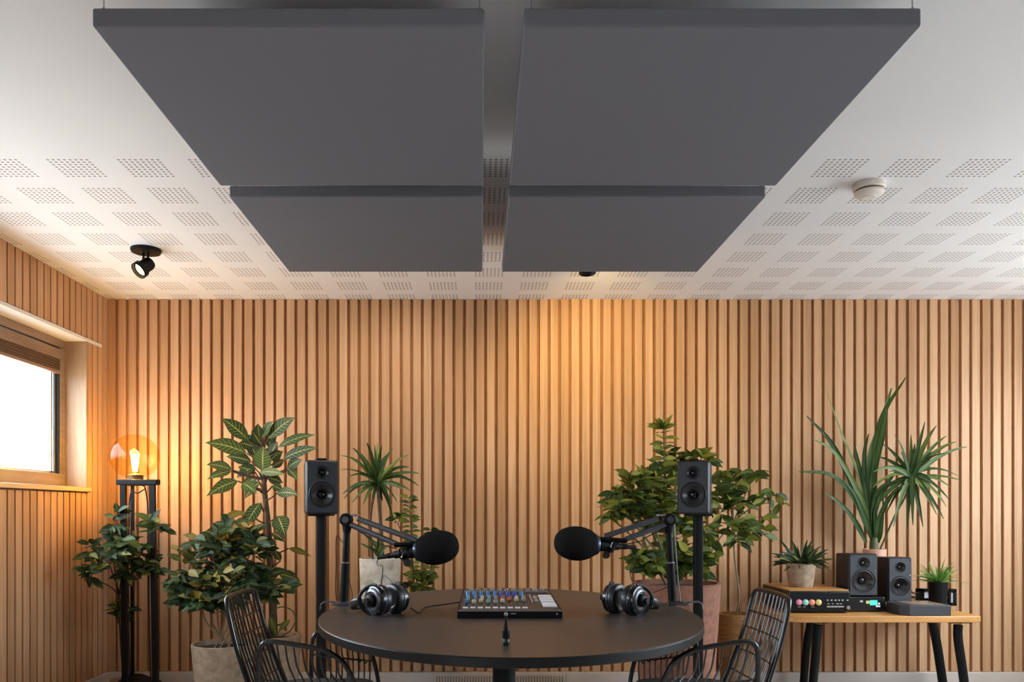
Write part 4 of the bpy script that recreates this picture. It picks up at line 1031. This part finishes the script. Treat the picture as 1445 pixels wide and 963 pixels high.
label_box(1236, 1242, 854.8, 857.2, AY0, 'white_pad', 'button', t); label_box(1239, 1241.5, 851, 853.6, AY0, 'white_pad', 'button', t); label_box(1213.5, 1217.5, 848.0, 850.2, AY0, 'mark', 'marking', t)
# riser
t = thing('wooden_riser', 'small timber block lifting the right table loudspeaker', 'block', (2.47, 4.75, SZ))
MB().box(2.368, 2.60, 4.66, 4.855, SZ, .606).build('block', M['riser'], t, bevel=.003)
G2 = 'black bookshelf loudspeakers on the side table'
s1 = speaker('larger black loudspeaker on the aqua-lit amplifier on the side table', (2.234, 4.625 + .085, AZ), R(2), .176, .250, .17, G2)
s2 = speaker('narrower black loudspeaker on the timber block on the side table', (2.478, 4.68 + .08, .606), R(3), .150, .268, .155, G2)
MB().path(smooth_path([(2.555, 4.74, .72), (2.60, 4.82, .655), (2.66, 4.90, .62), (2.70, 4.915, .61)], 6), .006, 8).build('cable', M['rubber'], s2)
MB().path(smooth_path([(2.555, 4.74, .76), (2.595, 4.80, .70), (2.66, 4.88, .645), (2.72, 4.915, .64)], 6), .004, 8).build('cable', M['rubber'], s2)
# dark box with clear lid
t = thing('record_box', 'charcoal box with clear lid at the front edge of the side table', 'box', (2.5, 4.56, SZ))
poly = [(2.40, 4.43), (2.632, 4.43), (2.632, 4.655), (2.40, 4.655), (2.362, 4.61), (2.362, 4.47)]
MB().prism(poly, SZ, SZ + .060).build('case', mat('charcoal box', (52, 53, 57), .5), t, bevel=.003)
b = MB(); b.prism([(2.42, 4.445), (2.618, 4.445), (2.618, 4.643), (2.42, 4.643)], SZ + .060, SZ + .068); b.build('lid', M['smoke'], t)
b = MB(); b.prism([(2.43, 4.455), (2.61, 4.455), (2.61, 4.635), (2.43, 4.635)], SZ + .0605, SZ + .0615); b.build('tray', mat('taupe tray', (170, 150, 130), .5, c2=(126, 108, 92), scale=4, stretch=(8, 1, 1)), t)
# rack behind with pale cards
t = thing('small_rack', 'low black rack with pale inset cards behind the black grass pot', 'rack', (2.74, 4.92, SZ))
rx0, rx1, ry, rz1 = wx(1299.5, 4.9), wx(1350, 4.9), 4.90, wz(832, 4.9)
b = MB(); w_ = .014
b.box(rx0, rx1, ry, ry + .06, SZ, SZ + .02); b.box(rx0, rx1, ry, ry + .06, rz1 - w_, rz1); b.box(rx0, rx0 + .022, ry, ry + .06, SZ, rz1); b.box(rx1 - w_, rx1, ry, ry + .06, SZ, rz1); b.box(rx0, rx1, ry + .05, ry + .06, SZ, rz1)
for x in (1313.5, 1339.5): b.box(wx(x, 4.9), wx(x, 4.9) + .012, ry, ry + .06, SZ, rz1)
b.build('frame', M['black'], t)
for a, e, y0, y1 in ((1305, 1313, 836, 845), (1333, 1339, 837, 846), (1342, 1347, 837, 852)):
    b = MB(); b.box(wx(a, 4.9), wx(e, 4.9), ry + .012, ry + .05, wz(y1, 4.9), wz(y0, 4.9)); b.build('card', M['white_pad'], t, bevel=.002)

# pots on the side table
def blades(mb, c, n, L, w, rng, lo=.2, hi=1.5, droop=.9, warm=.1, r=.02):
    for i in range(n):
        az = 2 * PI * i / n * 2.618 + rng.uniform(-.3, .3); el = rng.uniform(lo, hi)
        d = V((math.cos(az) * math.cos(el), math.sin(az) * math.cos(el), math.sin(el)))
        leaf(mb, V(c) + V((math.cos(az) * r * rng.random(), math.sin(az) * r * rng.random(), 0)), d, L * rng.uniform(.7, 1.1), w, rng, tone_of(rng, warm), droop * rng.uniform(.5, 1.3), 7, strapw, fold=.3)
rng = random.Random(61); c = V((wx(1130, 4.75), 4.75, UZ))
t = plant('small_fern', 'small spiky green plant in a speckled beige pot on the receiver', c)
pot(t, c, .068, .085, .142, M['pot_beige'], rim=.008)
lm = MB(); blades(lm, c + V((0, 0, .13)), 70, .165, .026, rng, .1, 1.35, .9, .05, .05); lm.build('foliage', M['lf_dark'], t)
rng = random.Random(62); c = V((wx(1323.5, 4.80), 4.80, SZ))
t = plant('grass_pot', 'little bright green grass plant in a black pot behind the charcoal box', c)
pot(t, c, .046, .054, wz(821, 4.8) - SZ, M['black'], rim=.005)
lm = MB(); blades(lm, c + V((0, 0, wz(821, 4.8) - SZ - .01)), 64, .145, .011, rng, .25, 1.4, .8, .15, .025); lm.build('foliage', M['lf_grass'], t)
# palm
rng = random.Random(71); QD = 4.93; c = V((wx(1234, QD), QD, SZ)); zr = wz(775, QD)
t = plant('potted_palm', 'tall palm with long strap leaves rising behind the two table loudspeakers', c)
pot(t, c, .055, .068, zr - SZ, M['pot_copper'], rim=.006)
lm, sm = MB(), MB()
def Z4(x, y): return (1120 + x / 3.567, 520 + y / 3.567)
sm.path([at(1233, 785, QD), at(1233, 765, QD), at(1234, 750, QD)], [.028, .024, .016], 12)
for pts, w_, tn in (([(400, 880), (330, 560), (240, 330), (165, 120)], 34, .85), ([(395, 860), (300, 600), (190, 380), (65, 240)], 44, .35), ([(390, 840), (330, 640), (210, 430), (95, 355)], 34, .75), ([(390, 860), (310, 670), (190, 540), (25, 520)], 44, .4), ([(365, 880), (300, 760), (230, 680), (155, 622)], 34, .35), ([(400, 860), (390, 560), (440, 260), (565, 45)], 44, .55), ([(405, 860), (380, 500), (440, 280), (492, 100)], 52, .6), ([(410, 850), (400, 560), (450, 330), (470, 190)], 40, .45), ([(385, 840), (365, 640), (325, 480), (305, 385)], 34, .3), ([(395, 840), (360, 600), (355, 430), (378, 330)], 34, .2), ([(400, 850), (350, 680), (270, 520), (225, 450)], 40, .35), ([(395, 860), (360, 760), (310, 640), (250, 560)], 36, .3), ([(410, 870), (400, 700), (440, 600), (540, 560)], 36, .35), ([(415, 870), (410, 720), (470, 580), (560, 470)], 34, .3), ([(420, 880), (430, 760), (490, 640), (560, 580)], 34, .4), ([(425, 880), (440, 820), (450, 700), (445, 620)], 20, .35), ([(400, 860), (380, 700), (400, 560), (420, 460)], 36, .4)):
    dz = rng.uniform(-.22, -.03)
    P3 = [at(*Z4(*p), QD - (.0 if i == 0 else abs(dz) * (i / 3))) for i, p in enumerate(pts)]
    ribbon(lm, smooth_path(P3, 5), w_ / 3.567 * QD / F, strapw, tn, rng, fold=.25, tilt=.5)
hd = at(*Z4(590, 545), QD - .1)
sm.path(smooth_path([at(1238, 785, QD), at(1262, 730, QD - .04), at(1278, 700, QD - .08), hd], 6), .006, 8)
tips = [(505, 335), (590, 335), (660, 270), (720, 288), (770, 340), (820, 370), (872, 396), (840, 565), (785, 665), (755, 760), (720, 740), (650, 800), (572, 800), (600, 790), (500, 800), (470, 725), (425, 445), (405, 520), (400, 600), (690, 640), (790, 600), (540, 420), (610, 380), (700, 420), (760, 430), (410, 700), (445, 380), (630, 730), (770, 700), (690, 560), (830, 545), (480, 520), (405, 660)]
tuft(lm, hd, None, tips, Z4, QD - .12, .034, rng, .1, .10, .22)
lm.build('foliage', M['lf_strap'], t); sm.build('stems', M['stem_g'], t)

# ------------------------------------------------------------------ light
SKY, FILL = 16.5, 58.0
w = bpy.data.worlds.new('World'); bpy.context.scene.world = w; w.use_nodes = True
bg = w.node_tree.nodes['Background']; bg.inputs[1].default_value = SKY
wt = w.node_tree; tc = wt.nodes.new('ShaderNodeTexCoord'); sp = wt.nodes.new('ShaderNodeSeparateXYZ'); wr = wt.nodes.new('ShaderNodeValToRGB')
wt.links.new(tc.outputs['Generated'], sp.inputs[0]); wt.links.new(sp.outputs[2], wr.inputs[0]); wt.links.new(wr.outputs[0], bg.inputs[0])
wr.color_ramp.elements[0].position = 0; wr.color_ramp.elements[0].color = (.46, .46, .46, 1); wr.color_ramp.elements[1].position = .03; wr.color_ramp.elements[1].color = (.84, .95, 1.08, 1)
def light(kind, name, loc, energy, color, **kw):
    l_ = bpy.data.lights.new(name, kind); l_.energy = energy; l_.color = color
    for k, v_ in kw.items():
        if k != 'look': setattr(l_, k, v_)
    o = bpy.data.objects.new(name, l_); C.objects.link(o); o.location = loc
    if 'look' in kw: o.rotation_euler = (V(kw['look']) - V(loc)).to_track_quat('-Z', 'Y').to_euler()
    return o
def portal(loc, look, sx, sy):
    o = light('AREA', 'daylight_portal', loc, 1, (1, 1, 1), look=look, shape='RECTANGLE', size=sx, size_y=sy); o.data.cycles.is_portal = True
portal((XL - .22, (OY0 + OY1) / 2, (OZ0 + OZ1) / 2), (0, (OY0 + OY1) / 2, (OZ0 + OZ1) / 2), OY1 - OY0, OZ1 - OZ0)
portal((XL - .22, (Q0 + Q1) / 2, (QZ + OZ1) / 2), (0, (Q0 + Q1) / 2, (QZ + OZ1) / 2), Q1 - Q0, OZ1 - QZ)
portal((XR + .16, (RY0 + RY1) / 2, (RZ0 + OZ1) / 2), (0, (RY0 + RY1) / 2, (RZ0 + OZ1) / 2), RY1 - RY0, OZ1 - RZ0)
WARM = (1.0, .74, .46)
light('POINT', 'globe_lamp_glow', (g.x + .003, LD, lz + .10), 16, (1.0, .72, .24), shadow_soft_size=.03)
light('SPOT', 'wall_spot_glow', hot, 46, (1.0, .72, .28), look=(.80, 5.05, 1.9), spot_size=R(105), spot_blend=1.0, shadow_soft_size=.03)
light('SPOT', 'left_spot_glow', (-1.77, 4.03, H - .14), 8, WARM, look=(-2.3, 3.3, 1.6), spot_size=R(80), spot_blend=1.0, shadow_soft_size=.03)
# added light hidden behind the far left panel, brightens the wall centre
light('SPOT', 'added_wall_fill', (-.5, 4.22, H - .01), 34, (1.0, .84, .64), look=(-.55, 5.05, 1.3), spot_size=R(120), spot_blend=1.0, shadow_soft_size=.05)
# added fill lights out of view, aimed at the floor to bounce upwards
for x, y in ((-1.0, .4), (1.3, .4), (-.2, -1.4), (2.4, 1.6), (2.9, 3.3)):
    light('SPOT', 'added_fill_light', (x, y, H - .03), FILL, (1.0, .98, .94), look=(x, y, 0), spot_size=R(104), spot_blend=.6, shadow_soft_size=.06)

# ------------------------------------------------------------------ camera
cd = bpy.data.cameras.new('Camera'); co = bpy.data.objects.new('Camera', cd); C.objects.link(co)
co.location = (0, 0, CH); co.rotation_euler = (PI / 2, 0, 0)
cd.sensor_fit = 'HORIZONTAL'; cd.sensor_width = 36; cd.lens = F / 1445 * 36
cd.shift_x = (722.5 - CX) / 1445; cd.shift_y = (CY - 481.5) / 1445
cd.clip_start = .05
sc = bpy.context.scene; sc.camera = co
sc.view_settings.view_transform = 'Standard'; sc.view_settings.look = 'None'; sc.view_settings.gamma = 1; sc.view_settings.exposure = .28
sc.view_settings.use_curve_mapping = False
sc.cycles.use_denoising = True; sc.cycles.max_bounces = 10; sc.cycles.diffuse_bounces = 6; sc.cycles.transparent_max_bounces = 16
sc.cycles.sample_clamp_indirect = 6.0
